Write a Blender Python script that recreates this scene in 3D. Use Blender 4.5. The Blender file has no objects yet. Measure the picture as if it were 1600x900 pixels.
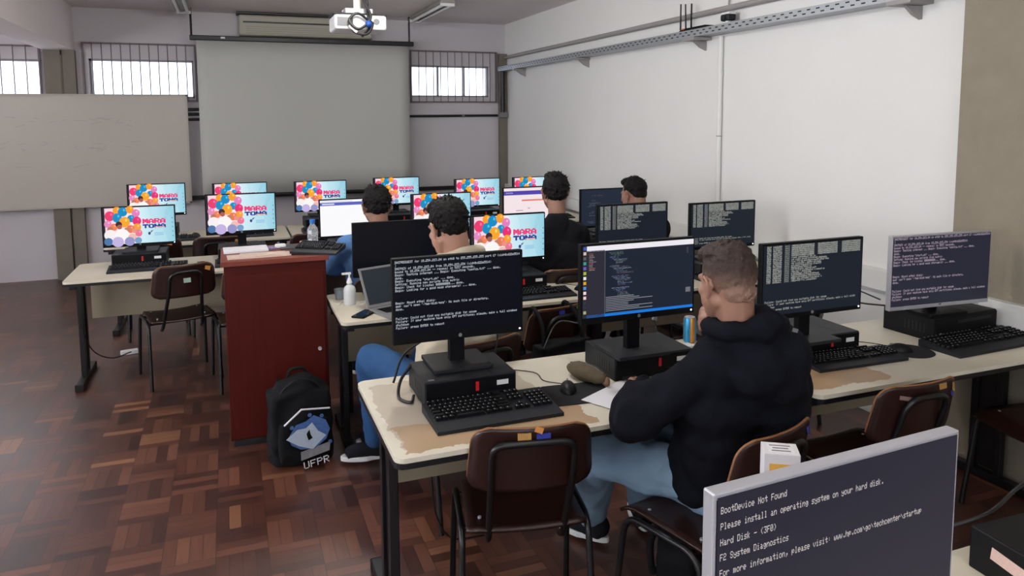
import bpy, bmesh, math, random
from mathutils import Vector, Matrix, Euler
PI = math.pi
R = math.radians
rnd = random.Random(7)
SC = bpy.context.scene
C = SC.collection

# ------------------------------------------------------------------ camera
cam_d = bpy.data.cameras.new('camera'); cam = bpy.data.objects.new('camera', cam_d); C.objects.link(cam)
SC.camera = cam
cam_d.sensor_width = 36; cam_d.lens = 36 * 1160 / 1600; cam_d.shift_y = -150 / 1600
cam_d.clip_start = .02; cam_d.clip_end = 200
_y, _p, _r = R(20.884), R(5.695), R(-0.334)
fw = Vector((math.sin(_y) * math.cos(_p), math.cos(_y) * math.cos(_p), -math.sin(_p)))
rt = Vector((math.cos(_y), -math.sin(_y), 0)); up = rt.cross(fw)
rt2 = rt * math.cos(_r) + up * math.sin(_r); up2 = -rt * math.sin(_r) + up * math.cos(_r)
m = Matrix((rt2, up2, -fw)).transposed().to_4x4(); m.translation = Vector((0, 0, 1.78))
cam.matrix_world = m

# ------------------------------------------------------------------ world and light
SC.view_settings.view_transform = 'Standard'; SC.view_settings.look = 'None'
SC.view_settings.exposure = 0.0; SC.view_settings.gamma = 1; SC.view_settings.use_curve_mapping = False
W = bpy.data.worlds.new('sky'); SC.world = W; W.use_nodes = True
W.node_tree.nodes['Background'].inputs[0].default_value = (.86, .9, 1, 1)
W.node_tree.nodes['Background'].inputs[1].default_value = 3.2

ZC_ = 3.03
def area(name, loc, rot, sx, sy, power, col):
    l = bpy.data.lights.new(name, 'AREA'); l.shape = 'RECTANGLE'; l.size = sx; l.size_y = sy
    l.energy = power; l.color = col
    o = bpy.data.objects.new(name, l); C.objects.link(o); o.location = loc; o.rotation_euler = rot
    return o
# daylight entering through the three windows of the left wall and the glazed rear wall
for yy, pw in ((-.6, 90), (2.6, 125), (5.8, 45)):
    area('window_daylight', (-4.55, yy, 1.95), (0, R(-112), 0), 1.3, 2.4, pw, (.96, .97, 1))
area('rear_window_daylight', (.2, -2.65, 2.1), (R(108), 0, 0), 4.6, 1.1, 80, (.97, .97, 1))
# lit ceiling fixtures built further down; unseen third one added to brighten far walls
for xx, yy, pw in ((.75, .7, 24), (.75, 3.5, 56), (.75, 6.0, 30)):
    l_ = bpy.data.lights.new('fluorescent_light', 'POINT'); l_.energy = pw; l_.color = (1, .985, .95); l_.shadow_soft_size = .12
    o_ = bpy.data.objects.new('fluorescent_light', l_); C.objects.link(o_); o_.location = (xx, yy, ZC_ - .22)
area('front_left_daylight', (-3.2, 9.45, 2.0), (R(-90), 0, 0), 2.2, .9, 30, (.88, .92, 1))

# ------------------------------------------------------------------ materials
def lin(c):
    return tuple(((v / 255 + .055) / 1.055) ** 2.4 if v > 10.3 else v / 255 / 12.92 for v in c)
MATS = {}
def mat(name, rgb, rough=.5, metal=0, spec=.5, noise=0, nscale=20, bump=0, bscale=200, trans=0, emit=0, coat=0, ior=1.45, stretch=None):
    """rgb is display 0..255; noise = value variation of the surface's own colour"""
    if name in MATS: return MATS[name]
    M = bpy.data.materials.new(name); M.use_nodes = True; nt = M.node_tree; b = nt.nodes['Principled BSDF']
    col = (*lin(rgb), 1)
    b.inputs['Base Color'].default_value = col; b.inputs['Roughness'].default_value = rough
    b.inputs['Metallic'].default_value = metal; b.inputs['Specular IOR Level'].default_value = spec
    b.inputs['Transmission Weight'].default_value = trans; b.inputs['IOR'].default_value = ior
    b.inputs['Coat Weight'].default_value = coat
    if emit:
        b.inputs['Emission Color'].default_value = col; b.inputs['Emission Strength'].default_value = emit
    tc = nt.nodes.new('ShaderNodeTexCoord'); src = tc.outputs['Object']
    if stretch:
        mp = nt.nodes.new('ShaderNodeMapping'); mp.inputs['Scale'].default_value = stretch
        nt.links.new(src, mp.inputs['Vector']); src = mp.outputs[0]
    n = nt.nodes.new('ShaderNodeTexNoise'); n.inputs['Scale'].default_value = nscale; n.inputs['Detail'].default_value = 6
    nt.links.new(src, n.inputs['Vector'])
    mx = nt.nodes.new('ShaderNodeMix'); mx.data_type = 'RGBA'
    k = max(noise, .03)
    mx.inputs[6].default_value = tuple(v * (1 - k) for v in col[:3]) + (1,)
    mx.inputs[7].default_value = tuple(min(1, v * (1 + k)) for v in col[:3]) + (1,)
    nt.links.new(n.outputs['Fac'], mx.inputs[0]); nt.links.new(mx.outputs[2], b.inputs['Base Color'])
    if bump:
        n2 = nt.nodes.new('ShaderNodeTexNoise'); n2.inputs['Scale'].default_value = bscale; n2.inputs['Detail'].default_value = 4
        nt.links.new(src, n2.inputs['Vector'])
        bp = nt.nodes.new('ShaderNodeBump'); bp.inputs['Strength'].default_value = bump; bp.inputs['Distance'].default_value = .004
        nt.links.new(n2.outputs['Fac'], bp.inputs['Height']); nt.links.new(bp.outputs[0], b.inputs['Normal'])
    MATS[name] = M
    return M
class NT:
    def __init__(s, nt): s.nt = nt
    def m(s, op, a, b=None, c=None):
        n = s.nt.nodes.new('ShaderNodeMath'); n.operation = op
        for i, v in enumerate((a, b, c)):
            if v is None: continue
            if isinstance(v, (int, float)): n.inputs[i].default_value = v
            else: s.nt.links.new(v, n.inputs[i])
        return n.outputs[0]
    def mix(s, f, a, b):
        n = s.nt.nodes.new('ShaderNodeMix'); n.data_type = 'RGBA'
        for i, v in ((0, f), (6, a), (7, b)):
            if isinstance(v, (int, float)): n.inputs[i].default_value = v
            elif isinstance(v, tuple): n.inputs[i].default_value = v
            else: s.nt.links.new(v, n.inputs[i])
        return n.outputs[2]
    def comb(s, x, y, z):
        n = s.nt.nodes.new('ShaderNodeCombineXYZ')
        for i, v in enumerate((x, y, z)):
            if isinstance(v, (int, float)): n.inputs[i].default_value = v
            else: s.nt.links.new(v, n.inputs[i])
        return n.outputs[0]
def parquet():
    M = bpy.data.materials.new('parquet'); M.use_nodes = True; nt = M.node_tree; b = nt.nodes['Principled BSDF']; t = NT(nt)
    g = nt.nodes.new('ShaderNodeNewGeometry'); sp = nt.nodes.new('ShaderNodeSeparateXYZ'); nt.links.new(g.outputs['Position'], sp.inputs[0])
    S = .205
    x = t.m('DIVIDE', t.m('ADD', sp.outputs[0], 20), S); y = t.m('DIVIDE', t.m('ADD', sp.outputs[1], 20.05), S)
    cx, cy = t.m('FLOOR', x), t.m('FLOOR', y); fx, fy = t.m('FRACT', x), t.m('FRACT', y)
    par = t.m('MODULO', t.m('ADD', cx, cy), 2)
    inv = t.m('SUBTRACT', 1, par)
    across = t.m('ADD', t.m('MULTIPLY', fx, par), t.m('MULTIPLY', fy, inv))
    along = t.m('ADD', t.m('MULTIPLY', fy, par), t.m('MULTIPLY', fx, inv))
    a4 = t.m('MULTIPLY', across, 4); sl = t.m('FLOOR', a4); fs = t.m('FRACT', a4)
    wn = nt.nodes.new('ShaderNodeTexWhiteNoise'); wn.noise_dimensions = '3D'; nt.links.new(t.comb(cx, cy, sl), wn.inputs['Vector'])
    wb = nt.nodes.new('ShaderNodeTexWhiteNoise'); wb.noise_dimensions = '3D'; nt.links.new(t.comb(cx, cy, 9), wb.inputs['Vector'])
    val = t.m('ADD', t.m('MULTIPLY', wn.outputs['Value'], .62), t.m('MULTIPLY', wb.outputs['Value'], .38))
    cr = nt.nodes.new('ShaderNodeValToRGB'); nt.links.new(val, cr.inputs[0]); e = cr.color_ramp.elements
    e[0].position = .08; e[0].color = (*lin((50, 26, 21)), 1); e[1].position = .97; e[1].color = (*lin((132, 88, 60)), 1)
    for p, c in ((.35, (70, 38, 28)), (.62, (86, 48, 34)), (.84, (104, 62, 44))):
        q = e.new(p); q.color = (*lin(c), 1)
    gr = nt.nodes.new('ShaderNodeTexNoise'); gr.inputs['Scale'].default_value = 1; gr.inputs['Detail'].default_value = 8
    nt.links.new(t.comb(t.m('MULTIPLY', across, 14), t.m('MULTIPLY', along, 2), t.m('MULTIPLY', wn.outputs['Value'], 50)), gr.inputs['Vector'])
    grain = t.m('ADD', .72, t.m('MULTIPLY', gr.outputs['Fac'], .56))
    hsv = nt.nodes.new('ShaderNodeHueSaturation'); nt.links.new(cr.outputs[0], hsv.inputs['Color']); nt.links.new(grain, hsv.inputs['Value'])
    # grooves between slats and blocks
    ds = t.m('MINIMUM', fs, t.m('SUBTRACT', 1, fs)); da = t.m('MULTIPLY', t.m('MINIMUM', along, t.m('SUBTRACT', 1, along)), 4)
    gv = t.m('LESS_THAN', t.m('MINIMUM', ds, da), .028)
    col = t.mix(t.m('MULTIPLY', gv, .75), hsv.outputs[0], (*lin((30, 13, 10)), 1))
    nt.links.new(col, b.inputs['Base Color'])
    n3 = nt.nodes.new('ShaderNodeTexNoise'); n3.inputs['Scale'].default_value = 1.6; n3.inputs['Detail'].default_value = 3
    nt.links.new(g.outputs['Position'], n3.inputs['Vector'])
    nt.links.new(t.m('ADD', t.m('ADD', .3, t.m('MULTIPLY', n3.outputs['Fac'], .14)), t.m('MULTIPLY', wn.outputs['Value'], .08)), b.inputs['Roughness'])
    b.inputs['Specular IOR Level'].default_value = .7; b.inputs['Coat Weight'].default_value = .35; b.inputs['Coat Roughness'].default_value = .3
    bp = nt.nodes.new('ShaderNodeBump'); bp.inputs['Strength'].default_value = .25; bp.inputs['Distance'].default_value = .003
    nt.links.new(t.m('SUBTRACT', t.m('MULTIPLY', wn.outputs['Value'], .6), gv), bp.inputs['Height']); nt.links.new(bp.outputs[0], b.inputs['Normal'])
    return M
def worn_top(name, boxes):
    """cream laminate whose sheet is worn or torn away inside noisy boxes (x0,x1,y0,y1,colour)"""
    M = bpy.data.materials.new(name); M.use_nodes = True; nt = M.node_tree; b = nt.nodes['Principled BSDF']; t = NT(nt)
    tc = nt.nodes.new('ShaderNodeTexCoord'); sp = nt.nodes.new('ShaderNodeSeparateXYZ'); nt.links.new(tc.outputs['Object'], sp.inputs[0])
    nz = nt.nodes.new('ShaderNodeTexNoise'); nz.inputs['Scale'].default_value = 14; nz.inputs['Detail'].default_value = 5
    nt.links.new(tc.outputs['Object'], nz.inputs['Vector'])
    big = nt.nodes.new('ShaderNodeTexNoise'); big.inputs['Scale'].default_value = 4; big.inputs['Detail'].default_value = 4
    nt.links.new(tc.outputs['Object'], big.inputs['Vector'])
    w = t.m('MULTIPLY', t.m('SUBTRACT', nz.outputs['Fac'], .5), .085)
    col = t.mix(big.outputs['Fac'], (*lin((200, 194, 176)), 1), (*lin((222, 216, 198)), 1))
    for (x0, x1, y0, y1, c) in boxes:
        d = t.m('MINIMUM', t.m('MINIMUM', t.m('SUBTRACT', sp.outputs[0], x0), t.m('SUBTRACT', x1, sp.outputs[0])),
                t.m('MINIMUM', t.m('SUBTRACT', sp.outputs[1], y0), t.m('SUBTRACT', y1, sp.outputs[1])))
        f = t.m('GREATER_THAN', t.m('ADD', d, w), 0)
        cc = t.mix(big.outputs['Fac'], (*lin(tuple(v * .9 for v in c)), 1), (*lin(c), 1))
        col = t.mix(f, col, cc)
    nt.links.new(col, b.inputs['Base Color']); b.inputs['Roughness'].default_value = .42
    return M

M_FLOOR = parquet()
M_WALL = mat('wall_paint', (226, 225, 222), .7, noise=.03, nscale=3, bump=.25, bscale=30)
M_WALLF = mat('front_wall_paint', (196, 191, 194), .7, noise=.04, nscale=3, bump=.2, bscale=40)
M_CEIL = mat('ceiling_paint', (226, 218, 217), .8, noise=.03, nscale=2)
M_CONC = mat('concrete', (140, 131, 115), .85, noise=.14, nscale=9, bump=.9, bscale=28)
M_CONCD = mat('concrete_grey', (120, 114, 103), .85, noise=.2, nscale=7, bump=.6, bscale=30)
M_BOARD = mat('whiteboard_enamel', (182, 174, 164), .35, noise=.03, nscale=5)
M_SCREEN = mat('screen_fabric', (186, 186, 180), .8, noise=.02, nscale=2)
M_BLACK = mat('black_paint', (20, 20, 24), .4)
M_STEEL = mat('black_steel', (16, 16, 19), .35, spec=.5)
M_GALV = mat('galvanised_steel', (168, 172, 176), .45, metal=.6, noise=.08, nscale=60)
M_PVC = mat('white_pvc', (222, 222, 218), .45)
M_PIPE = mat('grey_pipe', (150, 146, 144), .5)
M_ALU = mat('window_frame_grey', (150, 146, 150), .5)
M_BAR = mat('grille_steel', (112, 100, 104), .6)
M_GLASS = mat('window_glass', (240, 245, 250), .05, trans=1)
M_CREAM = mat('cream_laminate', (208, 200, 180), .42, noise=.04, nscale=4)
M_PANEL = mat('beige_panel', (150, 138, 116), .55, noise=.05, nscale=5)
M_CWOOD = mat('chair_plywood', (40, 18, 13), .42, noise=.25, nscale=6, stretch=(2, 14, 14), coat=.15)
M_PLYE = mat('plywood_edge', (138, 92, 56), .55, noise=.15, nscale=60)
M_CHERRY = mat('cherry_laminate', (70, 15, 8), .5, spec=.2, noise=.22, nscale=4, stretch=(9, 9, .7), coat=0)
M_CHERRYT = mat('cherry_laminate_top', (118, 56, 44), .45, spec=.3, noise=.15, nscale=4, stretch=(2, 9, 2))
M_PLAST = mat('black_plastic', (16, 17, 20), .45, spec=.25, noise=.05, nscale=30)
M_PLAST2 = mat('charcoal_plastic', (34, 36, 40), .5, spec=.25, noise=.05, nscale=30)
M_PLAST3 = mat('matt_black_plastic', (11, 12, 15), .5, spec=.18, bump=.1, bscale=500)
M_KEY = mat('keycap_black', (11, 12, 15), .5, spec=.2)
M_LEG = mat('keycap_print', (190, 195, 200), .6)
M_SILV = mat('silver_plastic', (178, 178, 184), .35, metal=.3)
M_WHITE = mat('white_plastic', (222, 222, 222), .4)
M_RED = mat('red_trim', (196, 24, 34), .45)
M_LED = mat('power_led', (255, 255, 255), .5, emit=3)
M_RUB = mat('rubber', (18, 18, 18), .8)
M_CABLE = mat('cable_rubber', (22, 22, 24), .5)
M_PAPER = mat('paper', (222, 222, 226), .8)
M_PAPERP = mat('pinkish_paper', (204, 182, 168), .8)
M_GREY = mat('mid_grey_plastic', (120, 120, 122), .5)
M_SKIN = mat('skin', (150, 111, 93), .5, noise=.06, nscale=25)
M_SKIN2 = mat('skin_light', (178, 134, 114), .5, noise=.05, nscale=25)
M_HOODIE = mat('navy_black_fleece', (17, 19, 26), .95, spec=.15, noise=.1, nscale=30, bump=.4, bscale=300)
M_BLACKC = mat('black_cotton', (24, 25, 30), .9, spec=.2, noise=.12, nscale=12, bump=.3, bscale=200)
M_CREAMC = mat('cream_fleece', (206, 196, 172), .95, spec=.15, noise=.06, nscale=20, bump=.3, bscale=300)
M_DENIM = mat('blue_denim', (46, 80, 122), .85, spec=.2, noise=.14, nscale=14, bump=.4, bscale=500)
M_DENIML = mat('light_denim', (124, 150, 172), .85, spec=.2, noise=.16, nscale=10, bump=.4, bscale=500)
M_DENIMJ = mat('denim_jacket_blue', (92, 132, 184), .85, spec=.2, noise=.14, nscale=14, bump=.4, bscale=500)
M_HAIRD = mat('dark_hair', (15, 12, 12), .65, spec=.25, noise=.4, nscale=60, bump=1, bscale=160)
M_HAIRB = mat('brown_hair', (80, 60, 50), .65, noise=.45, nscale=70, bump=1, bscale=170)
M_SOLE = mat('white_rubber_sole', (205, 205, 205), .6)
M_BAG = mat('black_nylon', (14, 15, 18), .8, spec=.25, noise=.2, nscale=10, bump=.3, bscale=300)

def M_SCRMAT(name, rough):
    M = bpy.data.materials.new(name); M.use_nodes = True; nt = M.node_tree; b = nt.nodes['Principled BSDF']
    b.inputs['Base Color'].default_value = (.002, .002, .003, 1); b.inputs['Roughness'].default_value = rough
    b.inputs['Specular IOR Level'].default_value = .12
    a = nt.nodes.new('ShaderNodeVertexColor'); a.layer_name = 'Col'
    nt.links.new(a.outputs['Color'], b.inputs['Emission Color']); b.inputs['Emission Strength'].default_value = 1.0
    return M
M_LCD = M_SCRMAT('lcd_panel_image', .3)

# ------------------------------------------------------------------ mesh helpers
class MB:
    def __init__(s): s.bm = bmesh.new(); s.mi = 0
    def _mark(s, fs):
        for f in fs: f.material_index = s.mi
    def box(s, c, d, rot=None, taper=None):
        r = bmesh.ops.create_cube(s.bm, size=1); vs = r['verts']
        for v in vs:
            v.co = Vector((v.co.x * d[0], v.co.y * d[1], v.co.z * d[2]))
            if taper and v.co.z > 0: v.co.x *= taper[0]; v.co.y *= taper[1]
        M = Matrix.Translation(Vector(c)) @ (Euler(rot).to_matrix().to_4x4() if rot else Matrix())
        bmesh.ops.transform(s.bm, matrix=M, verts=vs)
        s._mark({f for v in vs for f in v.link_faces}); return s
    def cyl(s, p0, p1, r0, r1=None, seg=16):
        p0, p1 = Vector(p0), Vector(p1); r1 = r0 if r1 is None else r1; d = p1 - p0
        M = Matrix.Translation(p0) @ d.to_track_quat('Z', 'Y').to_matrix().to_4x4(); L = d.length; nv = s.bm.verts.new
        a = [nv(M @ Vector((r0 * math.cos(2 * PI * i / seg), r0 * math.sin(2 * PI * i / seg), 0))) for i in range(seg)]
        b = [nv(M @ Vector((r1 * math.cos(2 * PI * i / seg), r1 * math.sin(2 * PI * i / seg), L))) for i in range(seg)]
        fs = [s.bm.faces.new(list(reversed(a))), s.bm.faces.new(b)] + [s.bm.faces.new((a[i], a[(i + 1) % seg], b[(i + 1) % seg], b[i])) for i in range(seg)]
        s._mark(fs); return s
    def cap(s, p0, r0, p1, r1, seg=16):
        s.cyl(p0, p1, r0, r1, seg); k = max(6, seg); s.ell(p0, (r0,) * 3, u=k, v=max(4, k * 5 // 8)); s.ell(p1, (r1,) * 3, u=k, v=max(4, k * 5 // 8)); return s
    def ell(s, c, r, rot=None, u=16, v=10):
        M = Matrix.Translation(Vector(c)) @ (Euler(rot).to_matrix().to_4x4() if rot else Matrix()) @ Matrix.Diagonal((*r, 1)); nv = s.bm.verts.new; nf = s.bm.faces.new
        top, bot = nv(M @ Vector((0, 0, 1))), nv(M @ Vector((0, 0, -1)))
        rings = [[nv(M @ Vector((math.sin(PI * j / v) * math.cos(2 * PI * i / u), math.sin(PI * j / v) * math.sin(2 * PI * i / u), math.cos(PI * j / v)))) for i in range(u)] for j in range(1, v)]
        fs = [nf((top, rings[0][i], rings[0][(i + 1) % u])) for i in range(u)] + [nf((bot, rings[-1][(i + 1) % u], rings[-1][i])) for i in range(u)]
        for a, b in zip(rings, rings[1:]): fs += [nf((a[i], b[i], b[(i + 1) % u], a[(i + 1) % u])) for i in range(u)]
        s._mark(fs); return s
    def lathe(s, prof, c=(0, 0, 0), seg=24):
        rings = []
        for r, z in prof:
            rings.append([s.bm.verts.new((c[0] + r * math.cos(2 * PI * i / seg), c[1] + r * math.sin(2 * PI * i / seg), c[2] + z)) for i in range(seg)])
        fs = []
        for a, b in zip(rings, rings[1:]):
            for i in range(seg): fs.append(s.bm.faces.new((a[i], a[(i + 1) % seg], b[(i + 1) % seg], b[i])))
        fs.append(s.bm.faces.new(list(reversed(rings[0])))); fs.append(s.bm.faces.new(rings[-1])); s._mark(fs); return s
    def prism(s, pts, z0, z1, M=None):
        """outline in xy extruded from z0 to z1"""
        a = [s.bm.verts.new((p[0], p[1], z0)) for p in pts]; b = [s.bm.verts.new((p[0], p[1], z1)) for p in pts]; n = len(pts)
        fs = [s.bm.faces.new(list(reversed(a))), s.bm.faces.new(b)]
        for i in range(n): fs.append(s.bm.faces.new((a[i], a[(i + 1) % n], b[(i + 1) % n], b[i])))
        if M: bmesh.ops.transform(s.bm, matrix=M, verts=a + b)
        s._mark(fs); return s
    def tube(s, path, r, seg=8, close=False):
        P = [Vector(p) for p in path]; n = len(P); rings = []; prev = None
        for i in range(n):
            t = (P[min(i + 1, n - 1)] - P[max(i - 1, 0)]).normalized()
            if prev is None: nx = t.orthogonal().normalized()
            else: nx = (prev - t * prev.dot(t)).normalized()
            prev = nx; ny = t.cross(nx)
            rings.append([s.bm.verts.new(P[i] + (nx * math.cos(2 * PI * k / seg) + ny * math.sin(2 * PI * k / seg)) * r) for k in range(seg)])
        fs = []
        for a, b in zip(rings, rings[1:]):
            for k in range(seg): fs.append(s.bm.faces.new((a[k], a[(k + 1) % seg], b[(k + 1) % seg], b[k])))
        fs.append(s.bm.faces.new(list(reversed(rings[0])))); fs.append(s.bm.faces.new(rings[-1])); s._mark(fs); return s
    def grid(s, fn, nu, nv):
        g = [[s.bm.verts.new(fn(i / nu, j / nv)) for j in range(nv + 1)] for i in range(nu + 1)]
        fs = [s.bm.faces.new((g[i][j], g[i + 1][j], g[i + 1][j + 1], g[i][j + 1])) for i in range(nu) for j in range(nv)]
        s._mark(fs); return s
    def build(s, name, ms, parent=None, loc=None, rotz=0, smooth=None, bevel=0, mods=None, solid=0):
        bmesh.ops.recalc_face_normals(s.bm, faces=s.bm.faces)
        me = bpy.data.meshes.new(name); s.bm.to_mesh(me); s.bm.free()
        ms = ms if isinstance(ms, (list, tuple)) else [ms]
        for q in ms: me.materials.append(q)
        o = bpy.data.objects.new(name, me); C.objects.link(o)
        if parent: o.parent = parent
        if loc is not None: o.location = loc
        if rotz: o.rotation_euler = (0, 0, rotz)
        if solid:
            q = o.modifiers.new('solid', 'SOLIDIFY'); q.thickness = solid; q.offset = 0
        if bevel:
            q = o.modifiers.new('bevel', 'BEVEL'); q.width = bevel; q.segments = 2; q.limit_method = 'ANGLE'; q.angle_limit = R(35)
        if smooth is not None:
            me.set_sharp_from_angle(angle=R(smooth)) if hasattr(me, 'set_sharp_from_angle') else None
            for f in me.polygons: f.use_smooth = True
        return o
def fillet(pts, r, n=6):
    """round the corners of an open path"""
    P = [Vector(p) for p in pts]; out = [P[0]]
    for i in range(1, len(P) - 1):
        a, b, c = P[i - 1], P[i], P[i + 1]; u = (a - b); v = (c - b)
        rr = min(r, u.length * .48, v.length * .48); p, q = b + u.normalized() * rr, b + v.normalized() * rr
        for k in range(n + 1):
            t = k / n; out.append((1 - t) ** 2 * p + 2 * t * (1 - t) * b + t * t * q)
    out.append(P[-1]); return out
def rrect(x0, y0, x1, y1, r, n=5):
    out = []
    for cx, cy, a in ((x1 - r, y1 - r, 0), (x0 + r, y1 - r, 90), (x0 + r, y0 + r, 180), (x1 - r, y0 + r, 270)):
        for k in range(n + 1):
            t = R(a + 90 * k / n); out.append((cx + r * math.cos(t), cy + r * math.sin(t)))
    return out
def curve(pts, n=10):
    """Catmull-Rom through points"""
    P = [Vector(p) for p in pts]; P = [2 * P[0] - P[1]] + P + [2 * P[-1] - P[-2]]; out = []
    for i in range(1, len(P) - 2):
        a, b, c, d = P[i - 1:i + 3]
        for k in range(n):
            t = k / n; out.append(.5 * ((2 * b) + (c - a) * t + (2 * a - 5 * b + 4 * c - d) * t * t + (3 * b - a - 3 * c + d) * t ** 3))
    out.append(P[-2]); return out
def tag(o, label, cat, group=None):
    o['label'] = label; o['category'] = cat
    if group: o['group'] = group
    return o
def thing(name, label, cat, loc=(0, 0, 0), rotz=0, group=None):
    o = bpy.data.objects.new(name, None); C.objects.link(o); o.empty_display_size = .1
    o.location = loc; o.rotation_euler = (0, 0, rotz); return tag(o, label, cat, group)
def struct(o): o['kind'] = 'structure'; return o
def dup(root, loc, rotz, label, group=None):
    def cp(o, par):
        c = o.copy(); C.objects.link(c)
        if par: c.parent = par
        for ch in o.children: cp(ch, c)
        return c
    r = cp(root, None); r.location = loc; r.rotation_euler = (0, 0, rotz); r['label'] = label
    if group: r['group'] = group
    return r
def cable(pts, r, label, group=None, m_=None):
    b = Vector(pts[0]); o = MB().tube([p - b for p in curve(pts, 8)], r, 6).build('cable', m_ or M_CABLE, loc=b, smooth=60)
    return tag(o, label, 'cable', group)

# ------------------------------------------------------------------ room shell
XR, YF, ZC = 3.55, 9.54, 3.03
struct(MB().box((-.55, 3.55, -.05), (8.5, 12.3, .1)).build('floor', M_FLOOR))
struct(MB().box((-.55, 3.55, ZC + .05), (8.5, 12.3, .1)).build('ceiling', M_CEIL))
struct(MB().box((XR + .1, 3.55, ZC / 2), (.2, 12.2, ZC)).build('wall_right', M_WALL))
def wall_holes(name, m_, axis, pos, a0, a1, holes, th=.2):
    """wall along one axis with rectangular holes (a0,a1,z0,z1)"""
    b = MB(); xs = sorted({a0, a1, *[h[0] for h in holes], *[h[1] for h in holes]})
    for u, v in zip(xs, xs[1:]):
        hs = [h for h in holes if h[0] <= u + 1e-6 and h[1] >= v - 1e-6]
        segs = [(0, ZC)] if not hs else [(0, hs[0][2]), (hs[0][3], ZC)]
        for z0, z1 in segs:
            if axis == 'x': b.box(((u + v) / 2, pos + th / 2, (z0 + z1) / 2), (v - u, th, z1 - z0))
            else: b.box((pos - th / 2, (u + v) / 2, (z0 + z1) / 2), (th, v - u, z1 - z0))
    bmesh.ops.remove_doubles(b.bm, verts=b.bm.verts, dist=1e-5)
    return struct(b.build(name, m_))
FW = [(-1.42, -.34, 2.03, 2.47), (2.25, 3.32, 2.06, 2.47), (-4.4, -1.87, 1.3, 2.45)]
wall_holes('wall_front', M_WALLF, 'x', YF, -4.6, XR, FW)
wall_holes('wall_left', M_WALL, 'y', -4.6, -2.5, YF, [(-1.8, .6, 1.3, 2.6), (1.4, 3.8, 1.3, 2.6), (4.6, 7.0, 1.3, 2.6)])
wall_holes('wall_rear', M_WALL, 'x', -2.7, -4.6, XR, [(-2.1, 2.5, 1.5, 2.65)])
wn = 0
def window(name_i, x0, x1, z0, z1, mull, axis='x', pos=YF):
    d = .022
    w_ = bpy.data.objects.new('window_%d' % name_i, None); C.objects.link(w_); struct(w_)
    f = MB()
    def bar(c, s_):
        if axis == 'x': f.box((c[0], pos + .07, c[1]), (s_[0], .05, s_[1]))
        else: f.box((pos - .07, c[0], c[1]), (.05, s_[0], s_[1]))
    bar(((x0 + x1) / 2, z0 + d / 2), (x1 - x0, d)); bar(((x0 + x1) / 2, z1 - d / 2), (x1 - x0, d))
    bar((x0 + d / 2, (z0 + z1) / 2), (d, z1 - z0)); bar((x1 - d / 2, (z0 + z1) / 2), (d, z1 - z0))
    for q in mull: bar((q, (z0 + z1) / 2), (.022, z1 - z0))
    f.build('window_frame', M_ALU, w_)
    g = MB()
    if axis == 'x': g.box(((x0 + x1) / 2, pos + .07, (z0 + z1) / 2), (x1 - x0 - .02, .005, z1 - z0 - .02))
    else: g.box((pos - .07, (x0 + x1) / 2, (z0 + z1) / 2), (.005, x1 - x0 - .02, z1 - z0 - .02))
    g.build('window_pane', M_GLASS, w_)
    return w_
window(1, *FW[0], []); window(2, *FW[1], [2.62, 2.98]); window(3, *FW[2], [-3.2])
window(4, -1.8, .6, 1.3, 2.6, [-.6], 'y', -4.6); window(5, 1.4, 3.8, 1.3, 2.6, [2.6], 'y', -4.6); window(6, 4.6, 7.0, 1.3, 2.6, [5.8], 'y', -4.6)
window(7, -2.1, 2.5, 1.5, 2.65, [-.6, 1.0], 'x', -2.7)
# steel grilles in front of the high windows
def grille(x0, x1, z0, z1, n, label):
    t = thing('window_grille', label, 'window grille', ((x0 + x1) / 2, YF, z0), 0, 'steel grilles on the high front windows')
    r = MB(); X0 = (x0 + x1) / 2
    for z in (z0 + .01, z1 - .01): r.box((0, -.035, z - z0), (x1 - x0, .018, .018))
    for x in (x0 + .009, x1 - .009): r.box((x - X0, -.018, (z1 - z0) / 2), (.018, .036, z1 - z0))
    r.build('rail', M_BAR, t)
    for i in range(1, n - 1):
        x = x0 + .009 + (x1 - x0 - .018) * i / (n - 1)
        MB().cyl((x - X0, -.05, 0), (x - X0, -.05, z1 - z0), .0055, seg=8).build('bar', M_BAR, t)
grille(-1.48, -.31, 1.99, 2.65, 13, 'vertical-bar steel grille over the window between pillar and projection screen')
grille(2.235, 3.42, 1.985, 2.66, 13, 'vertical-bar steel grille over the window in the right front corner')
grille(-4.4, -1.88, 1.25, 2.6, 22, 'vertical-bar steel grille over the far left window beyond the beam')
# ceiling beam, pillars
struct(MB().box((-1.7, 3.5, (2.55 + ZC) / 2), (.3, 12.1, ZC - 2.55)).build('trim_1', M_CEIL))
struct(MB().box((-1.76, YF - .03, 1.275), (.16, .1, 2.55)).box((-1.6, YF - .03, 1.275), (.12, .1, 2.55)).box((-1.675, YF, 1.275), (.06, .06, 2.55)).build('trim_2', M_CONCD))
struct(MB().box((XR - .035, -.2, ZC / 2), (.08, 5.86, ZC)).build('trim_3', M_CONC))
struct(MB().box((3.495, YF - .04, 1.32), (.1, .1, 2.63)).build('trim_4', M_CONCD))
struct(MB().box((.95, YF - .01, .04), (5, .02, .08)).build('baseboard_front', M_CWOOD))
tag(MB().cyl((0, 0, 0), (0, 0, 1.1), .014, seg=10).build('drain_pipe', M_CONCD, loc=(-1.675, YF - .06, 1.4)), 'thin dark vertical pipe in the groove of the far left concrete pillar', 'pipe')

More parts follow.
